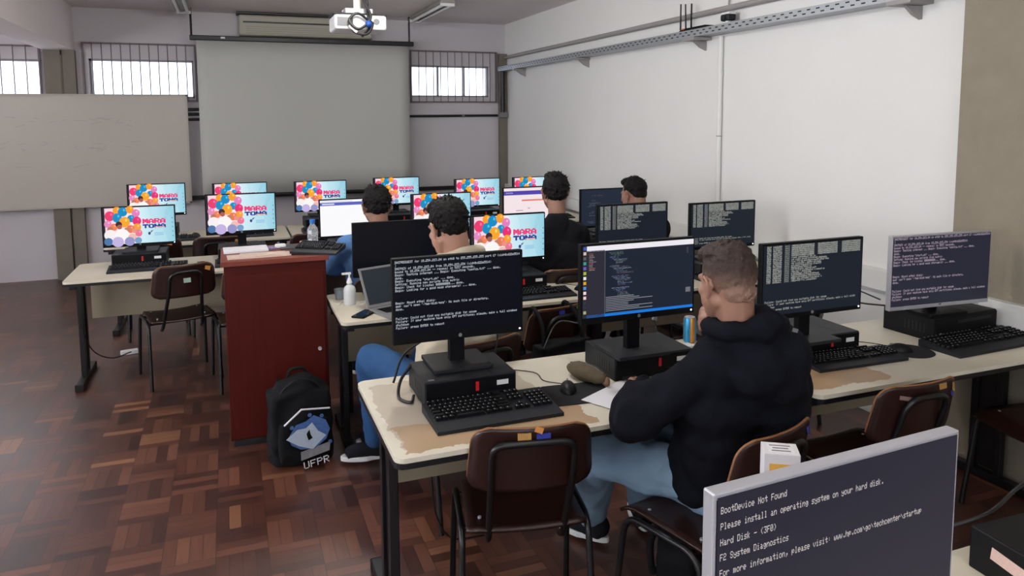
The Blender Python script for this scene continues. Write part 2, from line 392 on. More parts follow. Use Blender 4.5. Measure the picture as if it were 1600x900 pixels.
# wall-mounted things on the right wall
t = thing('cable_duct', 'white wide plastic cable duct running along the right wall at desk height', 'cable duct', (XR, 6.1, .77))
MB().box((-.025, 0, .06), (.05, 6.72, .12)).build('duct_body', M_PVC, t, bevel=.004)
for y in (-2.6, -1.5, .1, 1.7): MB().box((-.027, y, .06), (.052, .012, .124)).build('joint_cover', M_WHITE, t)
t = thing('cable_duct', 'white cable duct section wrapped over the rough concrete pillar', 'cable duct', (XR - .075, 1.6, .77))
MB().box((-.025, -.06, .06), (.05, 2.3, .12)).build('duct_body', M_PVC, t, bevel=.004)
MB().box((-.028, .98, .06), (.056, .09, .126)).build('joint_cover', M_WHITE, t)
t = thing('wall_conduit', 'white vertical conduit tube on the right wall below the cable tray', 'conduit', (XR - .02, 4.78, .89))
MB().cyl((0, 0, 0), (0, 0, 1.5), .019).build('tube', M_PVC, t, smooth=40)
MB().cyl((0, 0, .74), (0, 0, .746), .0205).build('tube_joint', M_GREY, t, smooth=40)
MB().cyl((0, 0, 1.2), (0, 0, 1.24), .022).build('coupling', M_PVC, t, smooth=40)
tag(MB().tube([(0, 0, 0), (0, 7.2, 0)], .022, 12).build('ceiling_pipe', M_PIPE, loc=(XR - .03, 2.3, 2.585), smooth=60), 'long grey pipe on the right wall above the cable tray', 'pipe')
# perforated tray
t = thing('cable_tray', 'galvanised perforated cable tray along the top of the right wall', 'cable tray', (XR, 5.95, 2.4))
MB().box((-.075, 0, .002), (.13, 7.0, .003)).box((-.14, 0, .029), (.003, 7.0, .057)).box((-.012, 0, .029), (.003, 7.0, .057)).box((-.134, 0, .0565), (.012, 7.0, .003)).build('tray_channel', M_GALV, t)
s_ = MB()
for i in range(88):
    for zz in (.018, .04): s_.box((-.1418, -3.42 + i * .078 + (.039 if zz > .03 else 0), zz), (.0012, .03, .008))
s_.build('slot_pattern', M_PLAST2, t)
for y in (3.05, 8.8, 7.03, 5.0):
    b = thing('tray_bracket', {3.05: 'grey steel bracket under the tray nearest the concrete pillar', 8.8: 'small bracket under the tray nearest the front corner', 7.03: 'bracket under the cable tray between the router and the front corner', 5.0: 'steel bracket under the tray directly below the router'}[y], 'bracket', (XR, y, 2.4), 0, 'brackets carrying the cable tray')
    MB().box((-.085, 0, -.015), (.17, .16 if y < 6 else .06, .024)).build('arm', M_PIPE, b, bevel=.003)
    MB().prism([(0, -.03), (-.12, -.03), (-.06, -.075), (0, -.1)], -.012, .012, Matrix.Rotation(R(90), 4, 'X')).build('gusset', M_PIPE, b)
t = thing('wireless_router', 'black router with three upright antennas lying on the cable tray', 'router', (3.47, 5.0, 2.4045))
MB().box((0, -.02, .062), (.14, .36, .02), taper=(.8, .86)).build('case', M_PLAST3, t, bevel=.004)
MB().box((0, -.02, .027), (.05, .2, .05)).build('foot', M_PLAST3, t)
MB().box((-.069, .1, .066), (.004, .04, .01)).build('label', mat('orange_sticker', (200, 110, 70), .6), t)
for i, (dx, a) in enumerate(((-.05, .0), (0, .02), (.05, .06))):
    MB().cyl((dx, .16, .065), (dx - .02 * i, .16 - a, .27), .0075, .006, 8).build('antenna', M_BLACK, t, smooth=50)
t = thing('ceiling_camera', 'small dark security camera on a white mount above the tray', 'camera', (3.47, 4.62, 2.4045))
MB().box((0, 0, .1), (.07, .1, .05)).build('housing', M_PLAST2, t, bevel=.012)
MB().box((0, .0, .13), (.06, .1, .02)).build('white_cover', M_WHITE, t, bevel=.006)
MB().cyl((0, 0, 0), (0, 0, .08), .02).build('mount', M_WHITE, t, smooth=40)
MB().cyl((-.04, 0, .1), (-.03, 0, .1), .016).build('lens', M_BLACK, t, smooth=40)
tag(MB().cyl((0, 0, 0), (0, 0, .37), .007, seg=8).build('drop_wire', M_PIPE, loc=(XR - .015, 4.7, 2.61)), 'thin vertical wire between the grey pipe and the ceiling', 'cable')

# front wall things
t = thing('whiteboard', 'large off-white board on the front wall with faint grey traces of writing', 'whiteboard', (-1.98, YF, .82))
fr = MB()
for z in (0, 1.24): fr.box((0, -.11, z), (3.12, .04, .022))
for x in (-1.55, 1.55): fr.box((x, -.11, .62), (.022, .04, 1.26))
fr.build('board_frame', mat('board_frame_beige', (176, 168, 158), .5), t)
MB().box((-1.2, -.05, .6), (.04, .1, 1.2)).box((1.2, -.05, .6), (.04, .1, 1.2)).build('standoff', M_GREY, t)
wr = MB(); rw = random.Random(3); wr.box((0, -.1, .62), (3.1, .03, 1.236)); wr.mi = 1
for k in range(46):
    x = -.45 + rw.random() * 1.5; z = rw.choice((.62, .9, .95, .68, .45)) + rw.random() * .05; l = .02 + rw.random() * .09
    wr.box((x, -.1156, z), (l, .0006, .004), rot=(0, rw.uniform(-.5, .5), 0))
wr.build('board_panel', [M_BOARD, mat('erased_marker', (158, 150, 143), .6)], t)
t = thing('projection_screen', 'pulled-down grey projection screen hanging before the front wall', 'projection screen', (.925, 9.2, .88))
MB().grid(lambda u, v: Vector((-1.215 + 2.43 * u, .012 * math.sin(u * 5) * (1 - v), .03 + 1.77 * v)), 20, 6).build('screen_cloth', M_SCREEN, t, smooth=40, solid=.003)
MB().cyl((-1.24, 0, .015), (1.26, 0, .015), .02, seg=12).build('bottom_bar', M_BLACK, t, smooth=40)
MB().box((0, 0, 1.82), (2.56, .07, .055)).build('roller_case', M_BLACK, t, bevel=.008)
MB().box((-.93, -.036, 1.825), (.045, .003, .02)).build('badge', M_SILV, t)
for x in (-1.26, 1.23): MB().cyl((x, 0, 1.84), (x, 0, ZC - .88), .012, seg=8).build('hanger', M_BLACK, t)
t = thing('air_conditioner', 'cream wall air conditioner half hidden behind the projection screen case', 'air conditioner', (.95, YF, 2.76))
MB().box((0, -.1, .12), (1.55, .2, .24)).build('body', mat('ac_cream', (176, 172, 156), .5), t, bevel=.02)
MB().box((0, -.203, .155), (1.46, .008, .018)).build('air_slot', M_BLACK, t)
MB().box((0, -.13, .253), (1.6, .24, .02)).build('top_grille', M_BLACK, t)
lv = MB()
for i in range(4): lv.box((0, -.202, .03 + i * .024), (1.4, .006, .006))
lv.build('louvre', mat('ac_louvre', (150, 146, 132), .5), t)
g = 'black conduits on the front wall'
for i, z in enumerate((1.9, 1.845, 1.785)):
    tag(MB().cyl((-.5, 0, 0), (.3, 0, 0), .018, seg=10).build('wall_pipe', M_BLACK, loc=(-.25, YF - .02, z), smooth=40), 'black horizontal pipe on the front wall beside the board, %s of three' % ('highest', 'middle', 'lowest')[i], 'pipe', g)
t = thing('wall_pipe', 'black horizontal pipe under the right front window with a small junction box', 'pipe', (2.0, YF - .02, 1.785))
MB().cyl((-1, 0, .02), (1.45, 0, .03), .017, seg=10).build('tube', M_BLACK, t, smooth=40)
MB().cyl((.92, 0, .026), (.96, 0, .027), .02, seg=10).build('clip', M_GREY, t)
t = thing('corner_pipe', 'thick black vertical pipe on the concrete strip in the right front corner', 'pipe', (3.47, YF - .12, 1.82))
MB().cyl((0, 0, 0), (0, 0, .62), .032).build('tube', M_BLACK, t, smooth=40)
MB().box((0, 0, 0), (.12, .07, .07)).build('junction_box', M_GREY, t, bevel=.006)
tag(MB().box((0, 0, 0), (5.2, .05, .05)).build('wall_rail', M_BLACK, loc=(.9, YF - .03, .86)), 'dark rail along the front wall just behind the bottom of the screen', 'rail')

# ceiling things: projector and two unlit fluorescent fixtures
t = thing('ceiling_projector', 'white projector on a ceiling pole with tangled black and blue cables', 'projector', (.745, 4.5, 2.28))
MB().box((0, .0, .055), (.3, .24, .085)).build('body', M_WHITE, t, bevel=.014)
MB().box((0, .0, .102), (.31, .22, .008)).build('top_seam', M_PLAST2, t)
MB().cyl((.09, -.1225, .06), (.09, -.118, .06), .018).build('lens_ring', M_GREY, t, smooth=40)
MB().box((-.09, -.1215, .055), (.09, .004, .05)).build('port_panel', M_GREY, t)
MB().cyl((0, 0, .12), (0, 0, ZC - 2.28), .022).build('pole', mat('pole_cream', (205, 205, 190), .5), t, smooth=40)
MB().box((0, 0, .125), (.16, .14, .03)).build('mount_plate', M_SILV, t, bevel=.004)
MB().tube(curve([(.03, -.03, .75), (.035, -.05, .4), (.02, -.1, .2), (.05, -.16, .08), (-.02, -.17, .01), (-.07, -.15, .06), (-.02, -.15, .1), (.05, -.14, .04), (0, -.14, -.03)], 8), .008, 6).build('signal_cable', M_CABLE, t, smooth=50)
MB().tube(curve([(.05, -.02, .75), (.055, -.05, .35), (.04, -.12, .1), (.06, -.16, .04), (.02, -.18, -.02), (-.05, -.15, .0), (-.06, -.14, .08)], 8), .007, 6).build('signal_cable', M_CABLE, t, smooth=50)
MB().ell((.035, -.165, .04), (.02, .02, .02)).build('blue_plug', mat('blue_plug', (20, 70, 150), .5), t)
MB().tube([(-.07, -.14, .03), (-.03, -.16, -.01)], .009, 8).build('white_plug', M_WHITE, t)
for x, y0, y1, lab in ((2.2, 7.6, 9.05, 'unlit fluorescent ceiling fixture right of the projector'), (-.4, 7.9, 9.1, 'unlit fluorescent ceiling fixture left of the projection screen'),
                     (.75, .1, 1.3, 'lit fluorescent ceiling fixture nearest the rear wall'), (.75, 2.9, 4.1, 'lit fluorescent ceiling fixture over the second row of desks'), (.75, 5.4, 6.6, 'lit fluorescent ceiling fixture added unseen over the third row to brighten the far walls')):  # last fixture is an addition out of view, lifting the far end
    lit = 'lit' == lab.split()[0]; t = thing('ceiling_light', lab, 'ceiling light', (x, (y0 + y1) / 2, ZC - .09), 0, 'fluorescent fixtures on the ceiling'); L = y1 - y0
    MB().box((0, 0, .06), (.17, L, .05), taper=(.6, 1)).build('housing', mat('fixture_grey', (150, 146, 140), .5), t, bevel=.004)
    for s in (-1, 1): MB().cyl((s * .045, -L / 2 + .05, .02), (s * .045, L / 2 - .05, .02), .016, seg=10).build('tube_lamp', mat('lit_tube', (255, 252, 245), .5, emit=3) if lit else M_WHITE, t, smooth=40)
    for s in (-1, 1): MB().box((0, s * (L / 2 - .03), .025), (.15, .03, .04)).build('lamp_holder', M_WHITE, t)

# ------------------------------------------------------------------ desks
WT_A = worn_top('cream_laminate_worn_left', [(.03, .62, .05, .66, (194, 182, 162)), (.04, .7, .035, .24, (182, 154, 120))])
WT_B = worn_top('cream_laminate_worn_corner', [(.0, .42, .05, .28, (190, 158, 122))])
def desk(x0, x1, y0, y1, label, top=None, panel=(.38, .70), group='computer desks in four rows', legs=(0, 1)):
    L, D = x1 - x0, y1 - y0
    t = thing('computer_desk', label, 'desk', (x0, y0, 0), 0, group)
    MB().prism(rrect(0, 0, L, D, .035), .7345, .75).build('tabletop', top or M_CREAM, t)
    MB().prism(rrect(-.002, -.002, L + .002, D + .002, .036), .716, .7343).build('edge_band', M_STEEL, t)
    MB().box((L / 2, D - .14, (panel[0] + panel[1]) / 2), (L - .16, .018, panel[1] - panel[0])).build('modesty_panel', M_PANEL, t)
    for i in legs:
        x = .05 if i == 0 else L - .05
        b = MB()
        b.box((x, D / 2, .025), (.045, D - .14, .04)).box((x, D / 2, .7), (.045, D - .12, .03))
        for y in (D * .42, D * .6): b.box((x, y, .37), (.034, .034, .66))
        b.box((x, D * .51, .37), (.006, D * .17, .62))
        lg = b.build('leg', M_STEEL, t, bevel=.003)
        for y in (.075, D - .075): MB().box((x, y, .022), (.052, .03, .044)).build('foot_cap', M_RUB, lg, bevel=.004)
    return t
desk(.435, 1.985, 2.14, 2.87, 'cream desk with worn peeling top at the seated navy-black hoodie person', WT_A)
desk(2.0, 3.46, 2.075, 2.79, 'cream desk with a brown peeled corner in the front row by the right wall', WT_B)
desk(.5, 2.02, 3.74, 4.4, 'second-row cream desk with the laptop and phone beside the podium')
desk(2.04, 3.5, 3.72, 4.38, 'second-row cream desk against the right wall with two terminal monitors')
desk(-1.03, .5, 5.38, 6.04, 'cream desk at the far left standing alone behind the red podium')
desk(.52, 1.94, 5.33, 6.0, 'third-row cream desk in front of the denim jacket person')
desk(1.96, 3.48, 5.0, 5.7, 'third-row cream desk at the right wall before the two black-clad persons')
desk(-.98, .48, 6.72, 7.5, 'back-row cream desk at the left below the whiteboard edge')
desk(.5, 1.96, 6.72, 7.5, 'back-row cream desk under the middle of the projection screen')
desk(1.98, 3.48, 6.7, 7.48, 'back-row cream desk in the right front corner')
desk(1.0, 2.5, .52, 1.19, 'nearest cream desk, under the big silver-framed monitor', group='computer desks in four rows')

# ------------------------------------------------------------------ chairs
def chair(label, loc, deg, stickers=(), group='plywood school chairs', aw=.1, ar=.085):
    t = thing('school_chair', label, 'chair', (*loc, 0), R(deg), group)
    def seat(u, v):
        x = (u - .5) * .40; y = -.19 + .39 * v
        return Vector((x * (1 - .06 * v), y, .445 + .012 * (2 * u - 1) ** 2 - .03 * max(0, v - .8) * 5 * max(0, v - .8) * 5 - .008 * (1 - v)))
    MB().grid(seat, 12, 12).build('seat', [M_CWOOD], t, smooth=60, solid=.012)
    def bp(x, z): return Vector((x, -.235 - (z - .6) * .18 + 1.1 * x * x - .035, z))
    ol = rrect(-.195, .615, .195, .835, .055, 6)
    ol = [(x * (1 + .06 * (z - .72) / .11 * -1), z + (.012 if z > .7 else 0) * (1 - (x / .2) ** 2)) for x, z in ol]
    # backrest: curved plywood shell filled from the outline, rows across
    b = MB(); zs = [.615 + .22 * i / 10 for i in range(11)]
    def half(z):
        r = .055; w = .195 * (1 - .05 * (z - .72) / .11)
        if z > .835 - r: d = z - (.835 - r); return w - r + math.sqrt(max(r * r - d * d, 0))
        if z < .615 + r: d = (.615 + r) - z; return w - r + math.sqrt(max(r * r - d * d, 0))
        return w
    b.grid(lambda u, v: bp((2 * u - 1) * half(.615 + .22 * v), .615 + .22 * v), 14, 16)
    bk = b.build('backrest', [M_CWOOD], t, smooth=60, solid=.011)
    zz = [.66 + .174 * i / 16 for i in range(17)] + [.8348]
    ed = MB().tube([bp(-half(z), z) for z in zz] + [bp((2 * i / 12 - 1) * half(.8348), .8348) for i in range(1, 12)] + [bp(half(z), z) for z in reversed(zz)], .004, 6).build('plywood_rim', M_PLYE, bk, smooth=60)
    pt = [(-.125, -.10, .425), (-.125, -.13, .40), (-aw, -.285, .66), (-aw, -.322, .79), (aw, -.322, .79), (aw, -.285, .66), (.125, -.13, .40), (.125, -.10, .425)]
    pt = [(-.125, -.12, .375), (-.125, -.16, .40)] + pt[2:6] + [(.125, -.16, .40), (.125, -.12, .375)]
    MB().tube(fillet(pt, ar), .0115, 10).build('back_frame', M_STEEL, t, smooth=60)
    for sx in (-1, 1):
        MB().tube(fillet([(sx * .212, 0, .44), (sx * .212, .15, .44), (sx * .222, .205, .0)], .07), .0115, 10).build('leg', M_STEEL, t, smooth=60)
        MB().tube(fillet([(sx * .212, 0, .44), (sx * .212, -.16, .44), (sx * .222, -.225, .0)], .07), .0115, 10).build('leg', M_STEEL, t, smooth=60)
    MB().cyl((-.21, -.12, .425), (.21, -.12, .425), .01, seg=8).cyl((-.21, .1, .425), (.21, .1, .425), .01, seg=8).build('cross_bar', M_STEEL, t, smooth=40)
    for x in (-.15, .15):
        for y in (-.12, .1): MB().cyl((x, y, .452), (x, y, .4585), .006, seg=8).build('rivet', M_SILV, t)
    for (x, z, w, h, c, rz) in stickers:
        p = bp(x, z); b = MB().box((0, 0, 0), (w, .0012, h), rot=(-.18, rz, 2.2 * x)).build('sticker', c, t); b.location = p - Vector((0, .0085, 0))
    return t
ST_T, ST_B, ST_G = mat('tan_sticker', (170, 128, 70), .7, noise=.2, nscale=90), mat('blue_sticker', (44, 52, 150), .6, noise=.3, nscale=200), mat('green_white_sticker', (150, 178, 160), .6, noise=.3, nscale=120)
ST_O = mat('orange_sticker_chair', (206, 140, 70), .7, noise=.2, nscale=90)
c1 = chair('empty dark plywood chair at the front desk, back to us, tan and blue stickers', (.905, 2.33), -12, aw=.13, ar=.045, stickers=[(-.03, .81, .042, .022, ST_T, 0), (.03, .805, .045, .024, ST_B, .03), (.015, .83, .026, .018, ST_O, .4)])
chair('plywood chair the navy-black hoodie person sits on', (1.455, 2.02), 16, [(.16, .79, .05, .03, ST_B, .5)])
chair('empty reddish plywood chair at the right front desk, tan patches along its top edge', (2.28, 2.17), 0, [(.08, .815, .045, .02, ST_T, .05), (.165, .80, .02, .045, ST_T, .3), (.17, .765, .02, .02, ST_B, 0), (-.09, .79, .05, .014, mat('grey_scuff', (120, 96, 90), .8), .2)])
c4 = chair('plywood chair at the right edge, turned sideways with its seat towards us', (3.27, 2.07), 82)
chair('empty plywood chair at the far left desk with green and orange stickers on its back', (-.375, 5.54), 15, [(0.01, .735, .045, .04, ST_G, 0), (.145, .8, .04, .035, ST_O, .4)])
chair('plywood chair half hidden behind the left side of the red podium', (.085, 5.3), 8)
chair('plywood chair of the cream hoodie person', (.93, 3.22), 18)
chair('plywood chair with blue and green stickers and a black backpack, in the second row', (1.47, 3.62), 14, [(-.02, .81, .035, .024, ST_B, 0), (.09, .82, .03, .016, mat('green_sticker', (60, 120, 60), .6), .1), (.13, .82, .035, .02, mat('sky_sticker', (50, 120, 190), .6), .3)])
chair('plywood chair pushed under the second-row desk by the right wall', (2.9, 3.45), 6)
chair('plywood chair of the denim jacket person', (.86, 4.66), 0)
chair('plywood chair of the broad-backed black shirt person', (2.0, 4.45), -4)
chair('plywood chair of the black-clad person by the right wall', (2.68, 4.62), 2)
chair('dark plywood chair in the back row directly behind the leftmost monitor', (-.6, 6.78), 5, [(.1, .8, .05, .035, ST_O, .3), (-.1, .79, .05, .03, ST_G, 0)])
chair('dark plywood chair in the back row above the white papers of the podium', (-.08, 6.7), -6, [(.15, .8, .035, .025, ST_O, .3)])
chair('dark plywood chair in the back row left of the water bottle', (.62, 6.6), 4)

# ------------------------------------------------------------------ 5x7 terminal lettering
FONT = {}
_f = ("00 00 00 00 00|00 00 5F 00 00|00 07 00 07 00|14 7F 14 7F 14|24 2A 7F 2A 12|23 13 08 64 62|36 49 56 20 50|00 05 03 00 00|00 1C 22 41 00|00 41 22 1C 00|2A 1C 7F 1C 2A|08 08 3E 08 08|"
      "00 80 70 30 00|08 08 08 08 08|00 00 60 60 00|20 10 08 04 02|3E 51 49 45 3E|00 42 7F 40 00|72 49 49 49 46|21 41 49 4D 33|18 14 12 7F 10|27 45 45 45 39|3C 4A 49 49 31|41 21 11 09 07|36 49 49 49 36|46 49 49 29 1E|"
      "00 00 14 00 00|00 40 34 00 00|00 08 14 22 41|14 14 14 14 14|00 41 22 14 08|02 01 59 09 06|3E 41 5D 59 4E|7C 12 11 12 7C|7F 49 49 49 36|3E 41 41 41 22|7F 41 41 41 3E|7F 49 49 49 41|7F 09 09 09 01|3E 41 41 51 73|"
      "7F 08 08 08 7F|00 41 7F 41 00|20 40 41 3F 01|7F 08 14 22 41|7F 40 40 40 40|7F 02 1C 02 7F|7F 04 08 10 7F|3E 41 41 41 3E|7F 09 09 09 06|3E 41 51 21 5E|7F 09 19 29 46|26 49 49 49 32|03 01 7F 01 03|3F 40 40 40 3F|"
      "1F 20 40 20 1F|3F 40 38 40 3F|63 14 08 14 63|03 04 78 04 03|61 59 49 4D 43|00 7F 41 41 41|02 04 08 10 20|00 41 41 41 7F|04 02 01 02 04|40 40 40 40 40|00 03 07 08 00|20 54 54 78 40|7F 28 44 44 38|38 44 44 44 28|"
      "38 44 44 28 7F|38 54 54 54 18|00 08 7E 09 02|18 A4 A4 9C 78|7F 08 04 04 78|00 44 7D 40 00|20 40 40 3D 00|7F 10 28 44 00|00 41 7F 40 00|7C 04 78 04 78|7C 08 04 04 78|38 44 44 44 38|FC 18 24 24 18|18 24 24 18 FC|"
      "7C 08 04 04 08|48 54 54 54 24|04 04 3F 44 24|3C 40 40 20 7C|1C 20 40 20 1C|3C 40 30 40 3C|44 28 10 28 44|4C 90 90 90 7C|44 64 54 4C 44|00 08 36 41 00|00 00 77 00 00|00 41 36 08 00|02 01 02 04 02")
for i, q in enumerate(_f.split('|')): FONT[chr(32 + i)] = [int(h, 16) for h in q.split()]

class Scr:
    """flat image of a lit panel, in units of the panel: x 0..1, y 0..0.5625, built of coloured faces"""
    H = .5625
    def __init__(s): s.v = []; s.f = []; s.c = []; s.z = 0
    def layer(s): s.z += .0004
    def poly(s, pts, cols):
        n = len(s.v); s.v += [(p[0] - .5, -s.z, p[1]) for p in pts]; s.f.append(tuple(range(n, n + len(pts))))
        if isinstance(cols, tuple): cols = [cols] * len(pts)
        s.c += [(*lin(q), 1) for q in cols]
    def rect(s, x0, y0, x1, y1, c, c2=None):
        s.poly([(x0, y0), (x1, y0), (x1, y1), (x0, y1)], c if c2 is None else [c, c2, c2, c])
    def disc(s, x, y, rx, ry, c, n=20):
        s.poly([(x + rx * math.cos(2 * PI * k / n), y + ry * math.sin(2 * PI * k / n)) for k in range(n)], c)
    def text(s, x, y, txt, cw, chh, c, fillx=1.0):
        """y = top of the line"""
        pw, ph = cw / 6, chh / 8.5
        for i, ch in enumerate(txt):
            g = FONT.get(ch)
            if not g or ch == ' ': continue
            for r_ in range(8):
                k = 0
                while k < 5:
                    if g[k] >> r_ & 1:
                        j = k
                        while j < 5 and g[j] >> r_ & 1: j += 1
                        X = x + i * cw + k * pw; Y = y - r_ * ph
                        s.rect(X, Y - ph * fillx, X + (j - k) * pw, Y, c); k = j
                    else: k += 1
    def mesh(s, name):
        me = bpy.data.meshes.new(name); me.from_pydata(s.v, [], s.f); a = me.color_attributes.new('Col', 'FLOAT_COLOR', 'POINT')
        a.data.foreach_set('color', [x for c in s.c for x in c]); me.materials.append(M_LCD); return me
def ink(rows, fg, bg, lines=24, cols=80):
    s = Scr(); s.rect(0, 0, 1, s.H, bg); s.layer(); cw = 1 / cols; lh = s.H / lines
    for r_, t in rows: s.text(.006, s.H - .004 - r_ * lh, t, cw * .985, lh * .92, fg)
    return s
BOOT = [(0, 'DHCPREQUEST for 10.254.223.84 on eth0 to 255.255.255.255 port 67 (xid=0x622e5514)'[:80]), (1, ')'),
        (2, 'DHCPACK of 10.254.223.84 from 10.254.223.254 (xid=0x622e5514)'), (3, 'bound to 10.254.223.84 -- renewal in 5257 seconds.'),
        (4, 'Begin: Testing internet ... Begin: Executing "config.txt" ... done.'), (5, 'done.'), (6, 'Begin: Executing "start.sh" ... done.'),
        (7, 'Setting: Running new scripts from matrix'), (8, 'Begin: Check for kinchei @@@@@@@@@... done.'), (9, 'Begin: Looking for a good mass storage(s) ... done.'),
        (13, 'Begin: Mount ethel disks:'), (14, "sed: can't open '/tmp/disk/msg': No such file or directory."), (15, 'done.'),
        (18, 'Failure: Could not find any suitable disk for usage'), (19, 'Failure: If your machine have only GPT partitions, please, make a full windows'),
        (20, 'shutdown'), (21, 'Failure: press ENTER to reboot')]
scr_boot = ink(BOOT, (206, 212, 224), (8, 10, 20)).mesh('screen_boot')
scr_pink = ink(BOOT, (188, 168, 186), (38, 40, 52)).mesh('screen_boot_pink')
s = Scr(); s.rect(0, 0, 1, s.H, (43, 42, 54)); s.layer()
for r_, t in ((1.3, 'BootDevice Not Found'), (3.4, 'Please install an operating system on your hard disk.'), (5.5, 'Hard Disk - (3F0)'), (7.5, 'F2 System Diagnostics'), (9.6, 'For more information, please visit: www.hp.com\\go\\techcenter\\startup')):
    s.text(.012, s.H - r_ * s.H / 25, t, .0122, s.H / 25 * 1.12, (200, 192, 190), 1.0)
scr_nodisk = s.mesh('screen_no_disk')
# dense listing
rl = random.Random(5); s = Scr(); bg = (26, 32, 42); s.rect(0, 0, 1, s.H, bg); s.layer(); fg = (178, 180, 172)
for i in range(26):
    y = s.H - .006 - i * .0158
    if i < 19:
        s.text(.03, y, '%04x' % rl.randrange(65536), .0105, .0165, fg, 1.35); s.text(.09, y, '%08x' % rl.randrange(1 << 32), .0108, .0165, fg, 1.35)
        s.text(.205, y, '[' + rl.choice(('info', 'warn', 'null')) + ']', .0075, .0165, fg)
    if i < 6:
        for x0, x1 in ((.27, .5), (.535, .745), (.785, .985)): s.text(x0, y, ''.join(rl.choice('#%&@MWBEH8=') for _ in range(int((x1 - x0) / .0085))), .0085, .0165, fg, 1.35)
    elif i < 19: s.text(.27, y, ''.join(rl.choice('abcdefmnopqrstuvwxyz:/-_=0123456789 ') for _ in range(rl.randrange(20, 46))), .0098, .0165, fg, 1.35)
for i, L in ((20, 52), (21, 76), (22, 8), (23, 30)):
    s.text(.02, s.H - .012 - i * .0212 * 1.02, (BOOT[-4][1], BOOT[-3][1], BOOT[-2][1], BOOT[-1][1])[i - 20][:L], .0122, .02, fg)
scr_list = s.mesh('screen_listing')
# code editor
s = Scr(); s.rect(0, 0, 1, s.H, (30, 37, 50)); s.layer(); s.rect(0, 0, .035, s.H, (44, 42, 54)); s.rect(.035, 0, .19, s.H - .035, (46, 45, 56))
s.rect(.035, s.H - .042, 1, s.H, (236, 232, 238)); s.rect(.035, 0, 1, .022, (30, 120, 214)); s.layer()
for i, c in enumerate([(60, 90, 190), (210, 190, 170), (90, 90, 90), (60, 150, 140), (110, 90, 190), (170, 180, 60), (230, 230, 230), (220, 160, 50), (90, 140, 200), (235, 215, 215), (235, 200, 200), (40, 60, 70), (50, 50, 60), (160, 170, 120)]):
    s.rect(.006, s.H - .028 - i * .0385, .03, s.H - .004 - i * .0385, c)
for i in range(11): s.text(.055, s.H - .055 - i * .0125, ''.join(rl.choice('abcdenorst') for _ in range(rl.randrange(5, 11))), .006, .012, (170, 160, 160) if i % 3 else (190, 110, 110))
s.rect(.19, 0.022, .193, s.H - .045, (120, 120, 130))
y = s.H - .055
for blk, ind in ((3, .225), (5, .235), (0, 0), (6, .235), (0, 0), (7, .25), (0, 0), (7, .25)):
    for k in range(max(blk, 1)):
        if blk: s.text(ind + min(k, 3) * .018, y, ''.join(rl.choice('abcdefghi(){}=.,_ ') for _ in range(rl.randrange(8, 22))), .0075, .0115, rl.choice(((120, 140, 190), (150, 160, 180), (110, 130, 120), (130, 110, 130))))
        y -= .0118
for i in range(9): s.rect(.2, .04 + i * .0135, .2 + rl.choice((.2, .42, .3, .25, .12)), .0445 + i * .0135, (150, 150, 160))
s.rect(.93, .13, .975, .17, (110, 110, 115)); s.rect(.935, .45, .95, .5, (60, 66, 78))
scr_code = s.mesh('screen_code')
# balloons wallpaper
s = Scr(); s.rect(0, 0, 1, s.H, (200, 235, 245)); s.layer()
s.rect(0, 0, .5, s.H, (244, 208, 222), (250, 238, 244)); s.rect(.5, 0, 1, s.H, (214, 240, 248), (150, 208, 226)); s.poly([(.62, s.H), (.7, s.H), (.9, 0), (.78, 0)], (186, 226, 238)); s.poly([(.9, s.H), (.98, s.H), (.8, .2)], (140, 196, 216)); s.layer()
s.rect(0, 0, .03, s.H, (44, 36, 48)); s.layer()
for x, y, r, c in ((.1, .44, .062, (236, 62, 112)), (.2, .52, .05, (246, 158, 44)), (.28, .5, .058, (24, 140, 196)), (.38, .53, .048, (246, 158, 44)), (.46, .47, .05, (226, 130, 186)), (.2, .41, .058, (28, 142, 194)),
                   (.39, .39, .046, (28, 142, 194)), (.47, .35, .055, (232, 50, 116)), (.3, .34, .066, (250, 166, 48)), (.07, .32, .045, (226, 140, 190)), (.47, .25, .05, (248, 160, 60)), (.49, .16, .045, (236, 120, 150)), (.15, .27, .045, (242, 130, 90)), (.38, .23, .05, (240, 120, 90))):
    r *= 1.13; s.disc(x, y, r, r * 1.1, c); s.layer(); s.disc(x + r * .3, y + r * .4, r * .22, r * .3, tuple(min(255, v + 50) for v in c)); s.layer()
for x, y, r, c in ((.1, .24, .04, (190, 120, 90)), (.22, .31, .045, (70, 44, 50)), (.23, .27, .035, (170, 100, 80)), (.33, .22, .04, (200, 130, 100)), (.43, .2, .035, (230, 150, 130)), (.1, .15, .085, (246, 240, 240)), (.26, .14, .1, (250, 246, 244)), (.4, .1, .06, (240, 190, 180)),
                   (.07, .05, .06, (80, 120, 170)), (.2, .04, .08, (196, 180, 226)), (.36, .04, .07, (150, 150, 200)), (.48, .05, .05, (120, 160, 200))):
    s.disc(x, y, r, r, c); s.layer()
def blocky(s, x, y, txt, cw, chh, c): s.text(x, y, txt, cw, chh, c, 1.05)
for dx, dy in ((0, 0), (.004, 0), (.008, 0), (.012, .0), (0, -.005), (.006, -.005), (.012, -.005)): blocky(s, .55 + dx, .38 + dy, 'MARA', .082, .085, (236, 58, 120))
s.layer()
for dx, dy in ((0, 0), (.004, 0), (.008, 0), (.012, 0), (0, -.005), (.006, -.005), (.012, -.005)): blocky(s, .55 + dx, .295 + dy, 'TONA', .082, .07, (48, 44, 140))
s.layer(); s.rect(.72, .235, .86, .25, (240, 190, 160)); s.disc(.64, .15, .018, .024, (60, 60, 120)); s.poly([(.65, .15), (.7, .2), (.665, .19)], (60, 60, 120))
for i in range(3): s.rect(.71, .15 - i * .018, .84, .157 - i * .018, (120, 180, 220))
